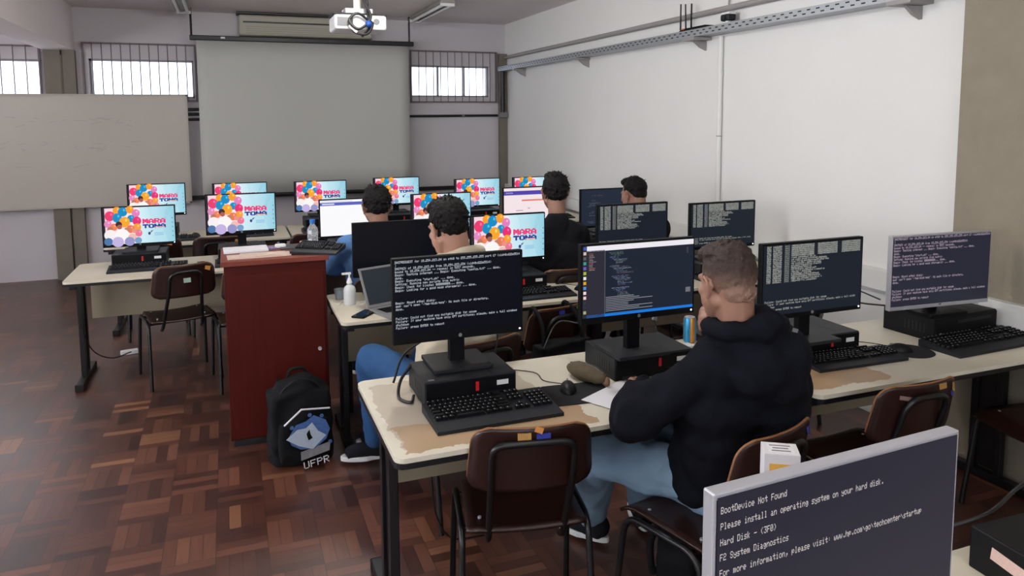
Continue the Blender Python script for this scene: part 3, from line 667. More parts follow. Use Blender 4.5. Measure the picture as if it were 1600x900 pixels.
for i in range(5): s.rect(.965, .09 + i * .07, .978, .105 + i * .07, (90, 110, 130))
scr_party = s.mesh('screen_party')
# light web pages
s = Scr(); s.rect(0, 0, 1, s.H, (250, 250, 252)); s.layer(); s.rect(0, s.H - .085, 1, s.H - .035, (92, 100, 190)); s.rect(.02, s.H - .03, .5, s.H - .012, (225, 228, 236)); s.layer(); s.rect(.03, s.H - .07, .22, s.H - .05, (220, 222, 244))
scr_page = s.mesh('screen_page')
s = Scr(); s.rect(0, 0, 1, s.H, (244, 228, 232)); s.layer(); s.rect(0, s.H - .11, 1, s.H - .045, (84, 70, 170)); s.rect(.3, s.H - .21, .85, s.H - .185, (226, 128, 120)); s.rect(.2, .2, .32, .212, (160, 150, 160)); s.rect(.4, .23, .44, .245, (180, 170, 180)); s.layer()
s.text(.03, s.H - .06, 'inicio', .02, .03, (225, 222, 244))
scr_form = s.mesh('screen_form')
s = Scr(); s.rect(0, 0, 1, s.H, (34, 42, 56)); s.layer()
y = .5
for i in range(24):
    if rl.random() < .6: s.text(.1 + .04 * rl.randrange(3), y, ''.join(rl.choice('abcdef(){}= ') for _ in range(rl.randrange(6, 20))), .012, .017, (110, 116, 130))
    y -= .0195
scr_dark = s.mesh('screen_dark_editor')
s = Scr(); s.rect(0, 0, 1, s.H, (9, 11, 17)); scr_off = s.mesh('screen_off')

# ------------------------------------------------------------------ monitors, computers, keyboards
MON_G = 'computer monitors'
def monitor(label, x0, w, ztop, Y, base, screen, rz=0, frame=None, hgt=None, stand=True, led=True, silver=False):
    """panel left edge x0, width w, top ztop, front plane Y; base = z on which the foot stands"""
    frame = frame or M_PLAST3; h = hgt or w * .6
    cx = x0 + w / 2; t = thing('monitor', label, 'monitor', (cx, Y + .06, base), R(rz), MON_G)
    zt = ztop - base; bz = .008 if not silver else .007; sw = w - 2 * bz; sh = sw * .5625
    b = MB().box((0, -.045, zt - h / 2), (w, .026, h)); b.box((0, -.025, zt - h / 2), (w * .7, .03, h * .6), taper=(.85, 1))
    b.build('housing', M_SILV if silver else frame, t, bevel=.003)
    sc = bpy.data.objects.new('screen', screen); C.objects.link(sc); sc.parent = t
    sc.scale = (sw, 1, sw); sc.location = (0, -.0586, zt - bz - sh)
    if silver:
        MB().box((0, -.0583, zt - h / 2 + .004), (w - .012, .0006, h - .03)).build('black_border', M_BLACK, t)
        sc.location.y = -.0592
    if led: MB().ell((w / 2 - .014, -.059, zt - h + .014), (.0035, .002, .0035), u=8, v=6).build('power_led', M_LED, t)
    MB().cyl((0, -.0583, zt - h + .014), (0, -.0595, zt - h + .014), .007, seg=14).build('logo_badge', M_GREY, t)
    MB().box((0, .0, (zt - h / 2) / 2), (.06, .03, zt - h / 2)).build('stand_column', M_PLAST3, t, bevel=.003)
    MB().prism(rrect(-.115, -.11, .115, .1, .008), 0, .014).build('stand_base', M_PLAST2 if not silver else M_PLAST3, t, bevel=.002)
    return t
def small_pc(label, x, y, w=.345, d=.27, hh=.092, rz=0, hp=False, z=.75):
    """x,y = front left corner"""
    t = thing('desktop_computer', label, 'computer', (x, y, z), R(rz), 'slim desktop computers lying under the monitors')
    MB().box((w / 2, d / 2, hh / 2), (w, d, hh)).build('case', M_PLAST2 if not hp else M_PLAST, t, bevel=.004)
    MB().box((w / 2, -.002, hh / 2), (w - .01, .008, hh - .008)).build('front_panel', M_PLAST3, t, bevel=.002)
    if hp:
        MB().cyl((.035, -.006, .03), (.035, -.0075, .03), .011, seg=16).build('round_badge', M_SILV, t)
        MB().box((w * .62, -.0065, hh * .75), (w * .55, .001, .014)).build('drive_slot', M_PLAST2, t)
    else:
        MB().box((w * .56, -.0065, hh * .62), (.012, .002, .034)).build('red_stripe', M_RED, t)
        MB().box((w * .84, -.0065, hh * .66), (.045, .001, .018)).build('label_sticker', M_WHITE, t)
        sl = MB()
        for i in range(2): sl.box((w * .8, -.0065, .03 - i * .012), (w * .32, .001, .003))
        sl.build('drive_slot', M_PLAST2, t)
        MB().box((.06, -.0065, .012), (.06, .001, .012)).build('maker_badge', M_PLAST2, t)
    MB().box((w - .1, d / 2, hh + .0003), (.003, d - .02, .0006)).build('top_seam', M_BLACK, t)
    MB().box((.03, .02, hh + .0006), (.022, .012, .001)).build('top_sticker', M_GREY, t)
    gv = MB()
    for i in range(6): gv.box((-.0005, .05 + i * .02, hh * .5), (.001, .008, hh * .4))
    gv.build('side_vent', M_BLACK, t)
    return t
_kb = {}
def keyboard(label, x, y, rz=0, w=.45, d=.185, z=.75):
    """x,y = front left corner"""
    t = thing('keyboard', label, 'keyboard', (x, y, z), R(rz), 'black computer keyboards')
    if 'k' not in _kb:
        b = MB(); b.prism([(0, 0), (.188, 0), (.188, .030), (.055, .017), (0, .012)], 0, .45, Matrix(((0, 0, 1, 0), (1, 0, 0, 0), (0, 1, 0, 0), (0, 0, 0, 1))))
        o = b.build('body', M_PLAST2, None, bevel=.002); k = MB(); pitch = .0185
        def key(x, r_, wk):
            yy = .062 + r_ * .0195 + (.008 if r_ == 5 else 0); zz = .019 + (yy - .055) * .098
            k.box((x + wk / 2, yy + .009, zz + .004), (wk - .003, .0155, .009), taper=(.84, .84))
            k.mi = 1
            if wk < .03: k.box((x + wk / 2 - .003, yy + .011, zz + .0088), (.003, .004, .0005))
            k.mi = 0
        for r_, row in enumerate(([1.25, 1.25, 1.25, 6, 1.25, 1.25, 1.25, 1.5], [2.2] + [1] * 10 + [2.8], [1.8] + [1] * 11 + [2.2], [1.5] + [1] * 12 + [1.5], [1] * 13 + [2], [1] * 13 + [2])):
            x_ = .012
            for q in row: key(x_, r_, q * pitch); x_ += q * pitch
            x_ = .3
            for c_ in range(3):
                if r_ in (1, 2): 
                    if r_ == 1 and c_ != 1: continue
                    if r_ == 2: continue
                key(x_ + c_ * pitch, r_, pitch)
            x_ = .366
            if r_ < 5:
                for c_ in range(4): key(x_ + c_ * pitch, r_, pitch)
        ko = k.build('keycaps', [M_KEY, M_LEG], None)
        _kb['k'] = (o.data, ko.data)
        for q in (o, ko): bpy.data.objects.remove(q)
    for nm, me in zip(('body', 'keycaps'), _kb['k']):
        o = bpy.data.objects.new(nm, me); C.objects.link(o); o.parent = t; o.scale = (w / .45, d / .188, 1)
    return t
def mouse(label, x, y, rz=0, z=.75):
    t = thing('mouse', label, 'mouse', (x, y, z), R(rz), 'black computer mice')
    b = MB().ell((0, 0, 0), (.031, .056, .034), u=20, v=14); bmesh.ops.bisect_plane(b.bm, geom=b.bm.verts[:] + b.bm.edges[:] + b.bm.faces[:], plane_co=(0, 0, .001), plane_no=(0, 0, 1), clear_inner=True)
    bmesh.ops.holes_fill(b.bm, edges=b.bm.edges[:]); b.build('shell', M_PLAST, t, smooth=60)
    MB().box((0, .03, .029), (.006, .02, .008)).build('scroll_wheel', M_GREY, t, bevel=.002)
    return t

CT = .842
monitor('black monitor in the front row showing white boot text, leftmost on the worn desk', .534, .509, 1.276, 2.62, .8435, scr_boot, 0, hgt=.322)
monitor('black monitor showing dark code with a white top bar and blue bottom bar', 1.232, .512, 1.300, 2.5, .8435, scr_code, 0, hgt=.313)
monitor('black monitor right of the hoodie person showing a dense grey text listing', 1.979, .528, 1.271, 2.38, .8435, scr_list, 0, hgt=.315)
monitor('silver-framed monitor by the concrete pillar showing pinkish boot text', 2.776, .58, 1.240, 2.45, .862, scr_pink, -4, silver=True, hgt=.345, led=False)
monitor('black monitor with its screen switched off in the second row', .623, .513, 1.205, 4.12, .842, scr_off, 0, hgt=.31, led=False)
monitor('second-row monitor with the balloons picture, behind the boot text monitor', 1.336, .487, 1.198, 4.2, .842, scr_party, hgt=.302)
monitor('second-row monitor with a grey listing, left of the pair by the right wall', 2.069, .499, 1.252, 3.98, .842, scr_list, hgt=.3)
monitor('second-row monitor with a grey listing, nearest the right wall', 2.714, .504, 1.236, 3.95, .842, scr_list, hgt=.303)
monitor('leftmost balloons monitor, dimmer, alone on the far left desk', -.852, .475, 1.172, 5.85, .842, scr_party, hgt=.288)
monitor('bright balloons monitor just above the podium papers', -.176, .492, 1.238, 5.8, .842, scr_party, hgt=.3)
monitor('monitor with a blank white web page before the denim jacket person', .62, .5, 1.176, 5.7, .842, scr_page, hgt=.295)
monitor('third-row balloons monitor half hidden by the cream hoodie person', 1.325, .495, 1.188, 5.7, .842, scr_party, hgt=.3)
monitor('monitor with a pale pink web form before the black shirt person', 1.967, .51, 1.245, 5.35, .842, scr_form, hgt=.31)
monitor('monitor with a dark editor before the person nearest the right wall', 2.606, .53, 1.21, 5.3, .842, scr_dark, hgt=.315)
for i, (x0, w, zt, h, lab) in enumerate(((-.859, .479, 1.211, .293, 'back-row balloons monitor farthest left, behind the dim one'), (-.154, .482, 1.194, .29, 'back-row balloons monitor of which only the upper strip shows'), (.573, .495, 1.186, .296, 'back-row balloons monitor between the left pair and the white page'),
        (1.331, .467, 1.195, .285, 'back-row balloons monitor right of the denim jacket person'), (2.169, .499, 1.153, .3, 'back-row balloons monitor before the right front corner pipe'), (2.813, .514, 1.151, .305, 'back-row balloons monitor farthest right, left of the black shirt person'))):
    monitor(lab, x0, w, zt, 7.35, .842, scr_party, hgt=h)
# foreground monitor
monitor('large silver-framed monitor in the foreground reading BootDevice Not Found', .674, .568, 1.2, .925, .75, scr_nodisk, 3.2, silver=True, hgt=.355, led=False)

small_pc('black desktop computer with red stripe under the boot text monitor', .618, 2.505, .35, .25)
small_pc('black desktop computer with red stripe under the code monitor', 1.375, 2.49, .36, .26)
small_pc('black desktop computer with red stripe under the listing monitor beside the hoodie person', 2.2, 2.43, .355, .28)
small_pc('larger black desktop computer under the silver-framed monitor by the pillar', 2.965, 2.395, .43, .27, .11, 3, hp=True)
small_pc('black desktop computer under the switched-off second-row monitor', .71, 4.13, .34, .24)
small_pc('black desktop computer with white label under the second-row balloons monitor', 1.42, 4.05, .35, .28)
small_pc('black desktop computer under the left listing monitor of the second row', 2.14, 3.96, .34, .28)
small_pc('black desktop computer under the listing monitor nearest the right wall', 2.79, 3.94, .34, .28)
small_pc('black desktop computer with red stripe on the far left desk', -.793, 5.77, .35, .25)
small_pc('black desktop computer under the bright balloons monitor above the podium', -.1, 5.74, .34, .28)
small_pc('black desktop computer under the white page monitor', .7, 5.65, .34, .28)
small_pc('black desktop computer under the third-row balloons monitor', 1.4, 5.64, .34, .28)
small_pc('black desktop computer under the pink form monitor', 2.05, 5.32, .34, .28)
small_pc('black desktop computer under the dark editor monitor', 2.7, 5.28, .34, .28)
for x, lab in ((-.79, 'farthest left'), (-.08, 'behind the bright balloons monitor'), (.65, 'third from the left'), (1.4, 'right of the denim jacket person'), (2.25, 'before the right front corner'), (2.9, 'farthest right')):
    small_pc('back-row black desktop computer, %s' % lab, x, 7.15, .34, .3)
# foreground computer
pc0 = small_pc('dark grey desktop computer in the bottom right corner with a pink sticker', 1.535, .86, .4, .275, .1, -3, hp=True)
MB().box((-.0015, .175, .058), (.001, .09, .028), rot=(.12, 0, 0)).build('pink_sticker', mat('pink_label', (222, 190, 180), .6, noise=.15, nscale=150), pc0)

keyboard('black keyboard in front of the boot text monitor on the worn desk', .6, 2.262, 0, .452, .215)
keyboard('black keyboard in front of the grey listing monitor beside the hoodie person', 2.19, 2.27, -2, .46, .14)
keyboard('black keyboard at the front right in front of the silver-framed monitor', 2.87, 2.19, 2, .6, .2)
keyboard('black keyboard in front of the second-row balloons monitor', 1.4, 3.81, 0, .455, .17)
keyboard('keyboard in front of the left listing monitor of the second row', 2.1, 3.78)
keyboard('keyboard nearest the right wall in the second row', 2.74, 3.77)
keyboard('black keyboard on the far left desk', -.8, 5.56, 1, .5, .17)
keyboard('keyboard in front of the bright balloons monitor above the podium', -.12, 5.5)
keyboard('keyboard in front of the white page monitor', .66, 5.4)
keyboard('keyboard in front of the third-row balloons monitor', 1.36, 5.4)
keyboard('keyboard in front of the pink web form monitor', 1.99, 5.07)
keyboard('keyboard in front of the dark editor monitor', 2.64, 5.05)
for x, lab in ((-.72, 'farthest left'), (-.1, 'second from the left'), (.6, 'third from the left'), (1.35, 'fourth from the left'), (2.12, 'second from the right'), (2.86, 'farthest right')):
    keyboard('back-row keyboard, %s' % lab, x, 6.85)
M_PADM = mat('mouse_pad_cloth', (22, 23, 28), .9)
tag(MB().prism(rrect(-.12, -.1, .12, .1, .008), 0, .003).build('mouse_pad', M_PADM, loc=(1.19, 2.43, .7502), rotz=R(-6)), 'black square mouse pad partly under the paper sheet', 'mouse pad')
tag(MB().lathe([(.098, 0), (.1, .0015), (.098, .003)], seg=40).build('mouse_pad', M_PADM, loc=(2.76, 2.345, .7502)), 'round black mouse pad between the two right keyboards', 'mouse pad')
mouse('black mouse on the square mouse pad', 1.165, 2.47, -20, .7534)
mouse('black mouse on the round mouse pad', 2.715, 2.36, 60, .7534)
mouse('black mouse beside the keyboard on the far left desk', -.2, 5.62, 70)
mouse('black mouse beside the second-row keyboard near the sticker chair', 1.95, 3.93, 40)
mouse('mouse on the back-row desk beside the farthest left monitor', -.3, 7.1, 30)

# ------------------------------------------------------------------ podium and what lies on it
t = thing('podium', 'tall reddish-brown wooden podium standing left of the second-row desk', 'podium', (-.055, 4.17, 0))
MB().box((.271, .225, .52), (.53, .45, .96)).build('body', M_CHERRY, t, bevel=.003)
MB().box((.271, .225, .02), (.5, .42, .04)).build('plinth', M_BLACK, t)
MB().box((.271, .22, 1.016), (.56, .47, .028)).build('top', M_CHERRYT, t, bevel=.003)
MB().box((.271, -.004, .5), (.5, .012, .9)).build('door', M_CHERRY, t, bevel=.002)
MB().cyl((.488, -.01, .507), (.488, -.022, .507), .010, seg=16).build('lock', M_SILV, t, smooth=40)
PZ = 1.0302
tag(MB().box((0, 0, .005), (.24, .17, .01), rot=(0, 0, .03)).build('paper_stack', M_PAPER, loc=(.07, 4.5, PZ)), 'stack of white paper sheets at the back left of the podium top', 'paper')
tag(MB().box((0, 0, .003), (.33, .12, .006), rot=(0, 0, .04)).box((.02, .01, .009), (.24, .09, .005), rot=(0, 0, -.05)).build('paper_stack', M_PAPERP, loc=(.135, 4.275, PZ)), 'pinkish papers at the front of the podium top', 'paper')
tag(MB().box((0, 0, .012), (.06, .04, .024)).build('eraser', M_WHITE, loc=(.262, 4.5, PZ), rotz=.1, bevel=.008), 'small rounded white eraser on the podium beside the papers', 'eraser')
tag(MB().box((0, 0, .004), (.055, .08, .008)).build('notepad', mat('lilac_print', (120, 116, 150), .6, noise=.5, nscale=40), loc=(.205, 4.5, PZ), rotz=.1), 'small grey and lilac pad between white sheets and eraser', 'notepad')
tag(MB().box((0, 0, .004), (.17, .13, .008)).build('folder', mat('dark_grey_folder', (62, 64, 72), .6), loc=(.345, 4.49, PZ), bevel=.002), 'dark grey folder at the back of the podium top', 'folder')
tag(MB().box((0, 0, .012), (.03, .03, .024)).build('box', mat('peach_box', (206, 176, 148), .7), loc=(.388, 4.5, PZ + .008), bevel=.004), 'small peach coloured box beside the water bottle', 'box')
k = keyboard('grey keyboard lying askew over the front right corner of the podium', .332, 4.17, 38, .26, .2, PZ); k.rotation_euler = (R(2), R(2), R(-24)); k.location = (.295, 4.245, PZ + .006)
t = thing('water_bottle', 'clear plastic water bottle with blue cap behind the podium keyboard', 'bottle', (.452, 4.54, PZ + .008))
MB().lathe([(.026, 0), (.031, .008), (.031, .05), (.028, .056), (.031, .062), (.031, .085), (.014, .115), (.013, .125)], seg=20).build('bottle_body', mat('clear_plastic', (226, 230, 236), .12, trans=.75, ior=1.2), t, smooth=50)
MB().cyl((0, 0, .123), (0, 0, .145), .016).build('cap', mat('blue_cap', (30, 110, 200), .4), t, smooth=40)

# ------------------------------------------------------------------ small things on the desks
t = thing('pump_bottle', 'clear pump bottle of hand gel on the second-row desk beside the laptop', 'bottle', (.6, 4.12, .75))
MB().lathe([(.03, 0), (.034, .006), (.034, .085), (.028, .1), (.013, .112), (.013, .125)], seg=20).build('bottle_body', mat('gel_plastic', (226, 230, 232), .2, trans=.25, ior=1.2), t, smooth=50)
MB().cyl((0, 0, .122), (0, 0, .15), .017, .008).cyl((0, 0, .15), (0, 0, .172), .005).box((-.016, 0, .175), (.05, .014, .01)).build('pump', M_WHITE, t, smooth=40)
t = thing('cup', 'low clear plastic cup left of the hand gel bottle', 'cup', (.565, 4.26, .75))
MB().lathe([(.025, 0), (.034, .06), (.032, .06), (.023, .004)], seg=20).build('cup_body', mat('cup_plastic', (190, 200, 206), .15, trans=.6, ior=1.2), t, smooth=50)
t = thing('phone', 'black smartphone lying at the front edge of the second-row desk', 'phone', (.635, 3.865, .75), R(-38))
MB().prism(rrect(-.038, -.075, .038, .075, .01), 0, .009).build('case', M_PLAST3, t, bevel=.002)
MB().box((0, 0, .0094), (.068, .14, .0006)).build('glass', mat('phone_glass', (14, 15, 18), .1), t)
t = thing('laptop', 'grey laptop open on the second-row desk, its screen dark', 'laptop', (.667, 3.92, .75), R(20))
MB().prism(rrect(0, -.235, .34, .0, .012), 0, .016).build('base', M_GREY, t, bevel=.002)
MB().box((.17, -.09, .0165), (.28, .1, .002)).build('keyboard_area', M_PLAST3, t)
MB().box((.17, -.19, .0164), (.09, .06, .001)).build('touchpad', M_PLAST2, t)
lid = MB().box((.17, 0, .115), (.34, .008, .225)).build('lid', M_GREY, t, bevel=.003); lid.rotation_euler = (R(-26), 0, 0); lid.location = (0, .004, .012)
MB().box((.17, -.0046, .117), (.315, .001, .195)).build('screen', mat('laptop_screen', (34, 42, 50), .25, emit=.25), lid)
tag(MB().box((0, 0, 0), (.26, .21, .0008)).build('paper_sheet', M_PAPER, loc=(1.33, 2.33, .7545), rotz=R(28)), 'white paper sheet under the forearm of the hoodie person', 'paper')
t = thing('pencil_case', 'worn olive-brown pencil case lying before the code monitor', 'pencil case', (1.28, 2.54, .75), R(-70))
b = MB(); b.ell((0, 0, .034), (.105, .04, .034), u=24, v=14)
o = b.build('pouch', mat('olive_fabric', (78, 68, 50), .9, noise=.3, nscale=40, bump=.6, bscale=60), t, smooth=60)
q = o.modifiers.new('d', 'DISPLACE'); tx = bpy.data.textures.new('creases', 'CLOUDS'); tx.noise_scale = .03; q.texture = tx; q.strength = .014; q.mid_level = .5
MB().tube([(-.09, 0, .052), (-.04, .0, .066), (.04, 0, .066), (.09, 0, .052)], .004, 6).build('zip', M_BLACK, t, smooth=60)
MB().ell((.1, .0, .025), (.018, .012, .02)).build('zip_end', mat('brown_leather', (110, 82, 62), .7), t)
t = thing('drink_can', 'light blue and orange energy drink can behind the hand of the hoodie person', 'can', (1.945, 2.82, .75))
can = MB(); can.lathe([(.022, 0), (.029, .008), (.029, .105), (.024, .118)], seg=24)
for f in can.bm.faces: f.material_index = 1 if (math.degrees(math.atan2(f.calc_center_median().y, f.calc_center_median().x)) % 120) < 50 else 0
can.build('can_body', [mat('can_blue', (56, 148, 196), .3, metal=.4), mat('can_orange', (206, 140, 60), .3, metal=.4)], t, smooth=40)
MB().cyl((0, 0, .116), (0, 0, .1195), .0235).build('lid', M_SILV, t, smooth=40)
MB().box((.003, -.003, .1205), (.012, .008, .001)).build('pull_tab', M_GALV, t)
tag(MB().box((0, 0, .006), (.07, .05, .012)).build('adapter', M_WHITE, loc=(1.885, 2.76, .75), rotz=.3, bevel=.003), 'small white adapter lying beside the drink can', 'adapter')
t = thing('cable_connector', 'grey plug hanging on its cable behind the code monitor', 'plug', (1.812, 2.9, .85), R(20))
MB().box((0, 0, .02), (.03, .012, .05), rot=(0, .35, 0)).build('plug_body', M_GREY, t, bevel=.003)
MB().tube(curve([(-.01, 0, -.003), (-.02, -.03, -.05), (.01, -.06, -.085), (.08, -.07, -.085), (.14, -.09, -.09)], 8), .0035, 6).build('cord', M_PLAST2, t, smooth=50)
# carton behind the foreground monitor
t = thing('carton', 'tall narrow white carton with a yellow label behind the foreground monitor', 'box', (1.005, 1.14, .7505), R(-32))
MB().box((0, 0, .185), (.068, .055, .37)).build('carton_body', mat('carton_white', (216, 214, 216), .6), t, bevel=.001)
yl = MB().box((-.002, -.0279, .3), (.044, .0006, .1)); yl.mi = 1
for i, w in enumerate((.03, .024)): yl.box((-.002, -.0284, .33 - i * .012), (w, .0006, .004))
yl.build('yellow_label', [mat('yellow_label', (226, 172, 70), .6), mat('print_grey', (240, 236, 220), .6)], t)
yl = MB().box((0, 0, .3702), (.05, .04, .0004)); yl.mi = 1
for i, w in enumerate((.04, .03, .036)): yl.box((.0, .012 - i * .012, .3706), (w, .004, .0006))
yl.build('top_label', [M_PAPER, M_GREY], t)
MB().box((.0343, 0, .33), (.0006, .034, .05)).build('dark_label', mat('navy_label', (28, 34, 54), .5), t)
tag(MB().prism(rrect(-.05, -.06, .05, .06, .012), 0, .006).build('paper_card', M_WHITE, loc=(1.8, .99, .851), rotz=.4), 'white rounded card on the corner computer', 'card')
# extension block and leads on the floor
tag(MB().box((0, 0, .015), (.12, .05, .03)).build('extension_socket', M_WHITE, loc=(-.77, 6.22, 0), rotz=.2, bevel=.004), 'small white extension socket on the floor behind the far left desk', 'socket')
cg = 'thin dark cables'
cable([(.62, 2.72, .84), (.57, 2.68, .80), (.55, 2.62, .758), (.58, 2.56, .758), (.605, 2.62, .758)], .006, 'thick cable loop left of the red-striped computer under the boot text monitor')
cable([(.755, 2.66, 1.04), (.68, 2.70, .95), (.6, 2.76, .87), (.55, 2.72, .78)], .0045, 'cable curving down left from the stand of the boot text monitor')
cable([(.82, 2.66, 1.04), (.93, 2.7, 1.03), (1.0, 2.8, .9), (1.0, 2.85, .76)], .0035, 'cable curving right from the stand of the boot text monitor')
cable([(1.0, 2.8, .753), (1.12, 2.7, .7535), (1.12, 2.6, .7535), (1.17, 2.53, .7565)], .002, 'thin mouse cable running over the worn desk')
cable([(1.4, 2.62, 1.03), (1.36, 2.72, .93), (1.3, 2.86, .9), (1.25, 2.9, .78)], .0035, 'cable left of the code monitor stand')
cable([(3.0, 2.73, .87), (2.95, 2.85, .9), (2.86, 2.76, .87), (2.9, 2.6, .88), (3.05, 2.56, .865)], .004, 'cable looping over the left of the large computer by the pillar')
cable([(2.56, 2.6, .756), (2.68, 2.5, .754), (2.72, 2.42, .757)], .002, 'thin mouse cable behind the round pad')
cable([(-.98, 5.6, .42), (-.93, 5.7, .2), (-.85, 5.95, .06), (-.75, 6.16, .03)], .004, 'cable hanging from the far left desk leg down to the white socket')
cable([(.7, 2.75, .38), (.72, 2.77, .2), (.8, 2.82, .05), (.95, 2.85, .012)], .004, 'cable hanging below the worn front desk to the floor')
cable([(-.45, 5.94, .42), (-.4, 5.95, .36), (-.3, 5.95, .33), (-.2, 5.95, .42)], .004, 'cable sagging under the far left desk')
cable([(1.7, 4.3, .753), (1.85, 4.2, .753), (1.97, 4.05, .753), (1.97, 3.98, .757)], .002, 'mouse cable crossing the second-row desk')
cable([(1.99, 1.25, .85), (1.8, 1.2, .858), (1.6, 1.14, .858), (1.45, 1.2, .80), (1.36, 1.17, .754)], .0045, 'dark cable lying across the corner computer in the foreground')
cable([(.53, 4.1, .753), (.57, 4.18, .753), (.62, 4.12, .753), (.68, 4.14, .753), (.7, 4.2, .753)], .003, 'white charging cable beside the hand gel bottle', m_=M_WHITE)

# ------------------------------------------------------------------ backpacks
def soft(b, name, ms, parent, vox=.01, sm=6, disp=.0, dscale=.1, loc=None):
    bmesh.ops.recalc_face_normals(b.bm, faces=b.bm.faces)
    me = bpy.data.meshes.new('tmp'); b.bm.to_mesh(me); b.bm.free(); o = bpy.data.objects.new('tmp', me); C.objects.link(o)
    r_ = o.modifiers.new('r', 'REMESH'); r_.mode = 'VOXEL'; r_.voxel_size = vox
    if sm: q = o.modifiers.new('s', 'SMOOTH'); q.iterations = sm; q.factor = .5
    if disp:
        tx = bpy.data.textures.new('folds', 'CLOUDS'); tx.noise_scale = dscale; tx.noise_depth = 2
        q = o.modifiers.new('d', 'DISPLACE'); q.texture = tx; q.strength = disp; q.mid_level = .5; q.texture_coords = 'GLOBAL'
        t2 = bpy.data.textures.new('creases', 'WOOD'); t2.wood_type = 'RINGNOISE'; t2.noise_scale = dscale * 1.6; t2.turbulence = 9; t2.noise_basis_2 = 'SIN'
        q = o.modifiers.new('d2', 'DISPLACE'); q.texture = t2; q.strength = disp * .55; q.mid_level = .5; q.texture_coords = 'GLOBAL'
        q = o.modifiers.new('s2', 'SMOOTH'); q.iterations = 2; q.factor = .5
    dg = bpy.context.evaluated_depsgraph_get(); nm = bpy.data.meshes.new_from_object(o.evaluated_get(dg)); bpy.data.objects.remove(o)
    nm.name = name; nm.materials.clear()
    for q in (ms if isinstance(ms, list) else [ms]): nm.materials.append(q)
    for f in nm.polygons: f.use_smooth = True
    o = bpy.data.objects.new(name, nm); C.objects.link(o)
    if parent: o.parent = parent
    if loc is not None:
        nm.transform(Matrix.Translation(-Vector(loc))); o.location = (0, 0, 0) if parent else loc
    return o
def backpack(label, loc, rz, H=.46, Wd=.3, D=.2, tilt=0, decor=None):
    t = thing('backpack', label, 'backpack', loc, R(rz), None)
    b = MB(); b.box((0, 0, H * .42), (Wd, D * .8, H * .8)); b.ell((0, 0, H * .72), (Wd * .5, D * .42, H * .27)); b.ell((0, -D * .2, H * .35), (Wd * .47, D * .4, H * .34)); b.ell((0, -.02, .06), (Wd * .52, D * .5, .06))
    soft(b, 'bag_body', M_BAG, t, .012, 9, .02, .09)
    b = MB(); b.box((0, -D * .47, H * .3), (Wd * .8, .05, H * .44)); soft(b, 'front_pocket', M_BAG, t, .01, 7, .012, .06)
    MB().tube(curve([(-.05, .02, H * .95), (-.03, .02, H * 1.03), (.03, .02, H * 1.03), (.05, .02, H * .95)], 6), .009, 8).build('carry_handle', M_BAG, t, smooth=60)
    MB().tube(curve([(-Wd * .44, -.03, H * .55), (-Wd * .3, -.055, H * .86), (0, -.06, H * .965), (Wd * .3, -.055, H * .86), (Wd * .44, -.03, H * .55)], 8), .004, 6).build('zip', M_PLAST2, t, smooth=60)
    for s in (-1, 1): MB().tube(curve([(s * .08, D * .4, H * .9), (s * .12, D * .55, H * .6), (s * .13, D * .5, H * .25), (s * .14, D * .4, .08)], 8), .014, 8).build('strap', M_BAG, t, smooth=60)
    if decor: decor(t)
    return t
def print_decor(t):
    y = -.135; W1, B1, B2 = mat('print_silver', (176, 190, 206), .6, noise=.15, nscale=60), mat('print_blue', (70, 104, 160), .6, noise=.3, nscale=60), M_PAPER
    MB().tube([(-.1, y + .02, .245), (-.02, y - .01, .325), (.13, y + .02, .295)], .005, 6).build('reflective_trim', M_PAPER, t, smooth=40)
    def flat(pts, m_, dy, nm='print'):
        MB().prism([(p[0], p[1]) for p in pts], 0, .002, Matrix.Translation((0, y - dy, 0)) @ Matrix.Rotation(R(90), 4, 'X')).build(nm, m_, t)
    flat([(-.09, .19), (-.05, .25), (0, .26), (.04, .285), (.1, .25), (.12, .2), (.1, .15), (.04, .11), (-.03, .12), (-.075, .15)], B1, .012)
    flat([(-.1, .185), (-.045, .225), (.0, .225), (.03, .25), (.06, .2), (.1, .17), (.03, .11), (-.04, .14)], W1, .0135)
    flat([(.0, .195), (.015, .215), (.02, .19), (.03, .17), (.01, .16), (.004, .178)], M_PLAST, .015)
    flat([(-.03, .105), (.12, .13), (.115, .085), (-.03, .06)], mat('print_grey2', (130, 130, 134), .7, noise=.3, nscale=50), .012)
    for (x, z) in ((-.07, .24), (.02, .29), (.08, .275), (.12, .13)): MB().cyl((x, y - .012, z), (x, y - .014, z), .01, seg=12).build('print_dot', B1, t)
    s = Scr(); s.text(0, .045, 'UFPR', .034, .045, (210, 210, 210), 1.0)
    me = bpy.data.meshes.new('print'); me.from_pydata(s.v, [], s.f); me.materials.append(M_PAPER); o = bpy.data.objects.new('lettering', me); C.objects.link(o); o.parent = t; o.location = (.485, -.136, .05); o.rotation_euler = (0, R(-6), 0)
bp = backpack('black backpack with a blue and silver printed front, on the floor against the podium', (.29, 3.9, 0), 8, .47, .31, .2, decor=print_decor)
backpack('black backpack on the floor under the seat of the navy-black hoodie person', (1.60, 2.28, 0), 30, .3, .3, .2)
b3 = thing('backpack', 'black backpack hanging on the backrest of the chair in the second row', 'backpack', (1.5, 3.25, .42), R(16))
q_ = MB(); q_.box((0, 0, .13), (.32, .1, .28)); q_.ell((-.02, -.05, .1), (.15, .07, .13)); soft(q_, 'bag_body', M_BAG, b3, .012, 7, .02, .08)
for x in (-.14, .12): MB().tube(curve([(x, -.03, .22), (x * .9, .0, .36), (x * .8, .09, .43), (x * .8, .12, .36)], 6), .01, 8).build('strap', M_BAG, b3, smooth=60)
for x, z in ((-.1, .12), (.02, .13)): MB().box((x, -.118, z), (.03, .004, .035)).build('buckle', M_GREY, b3, bevel=.004)
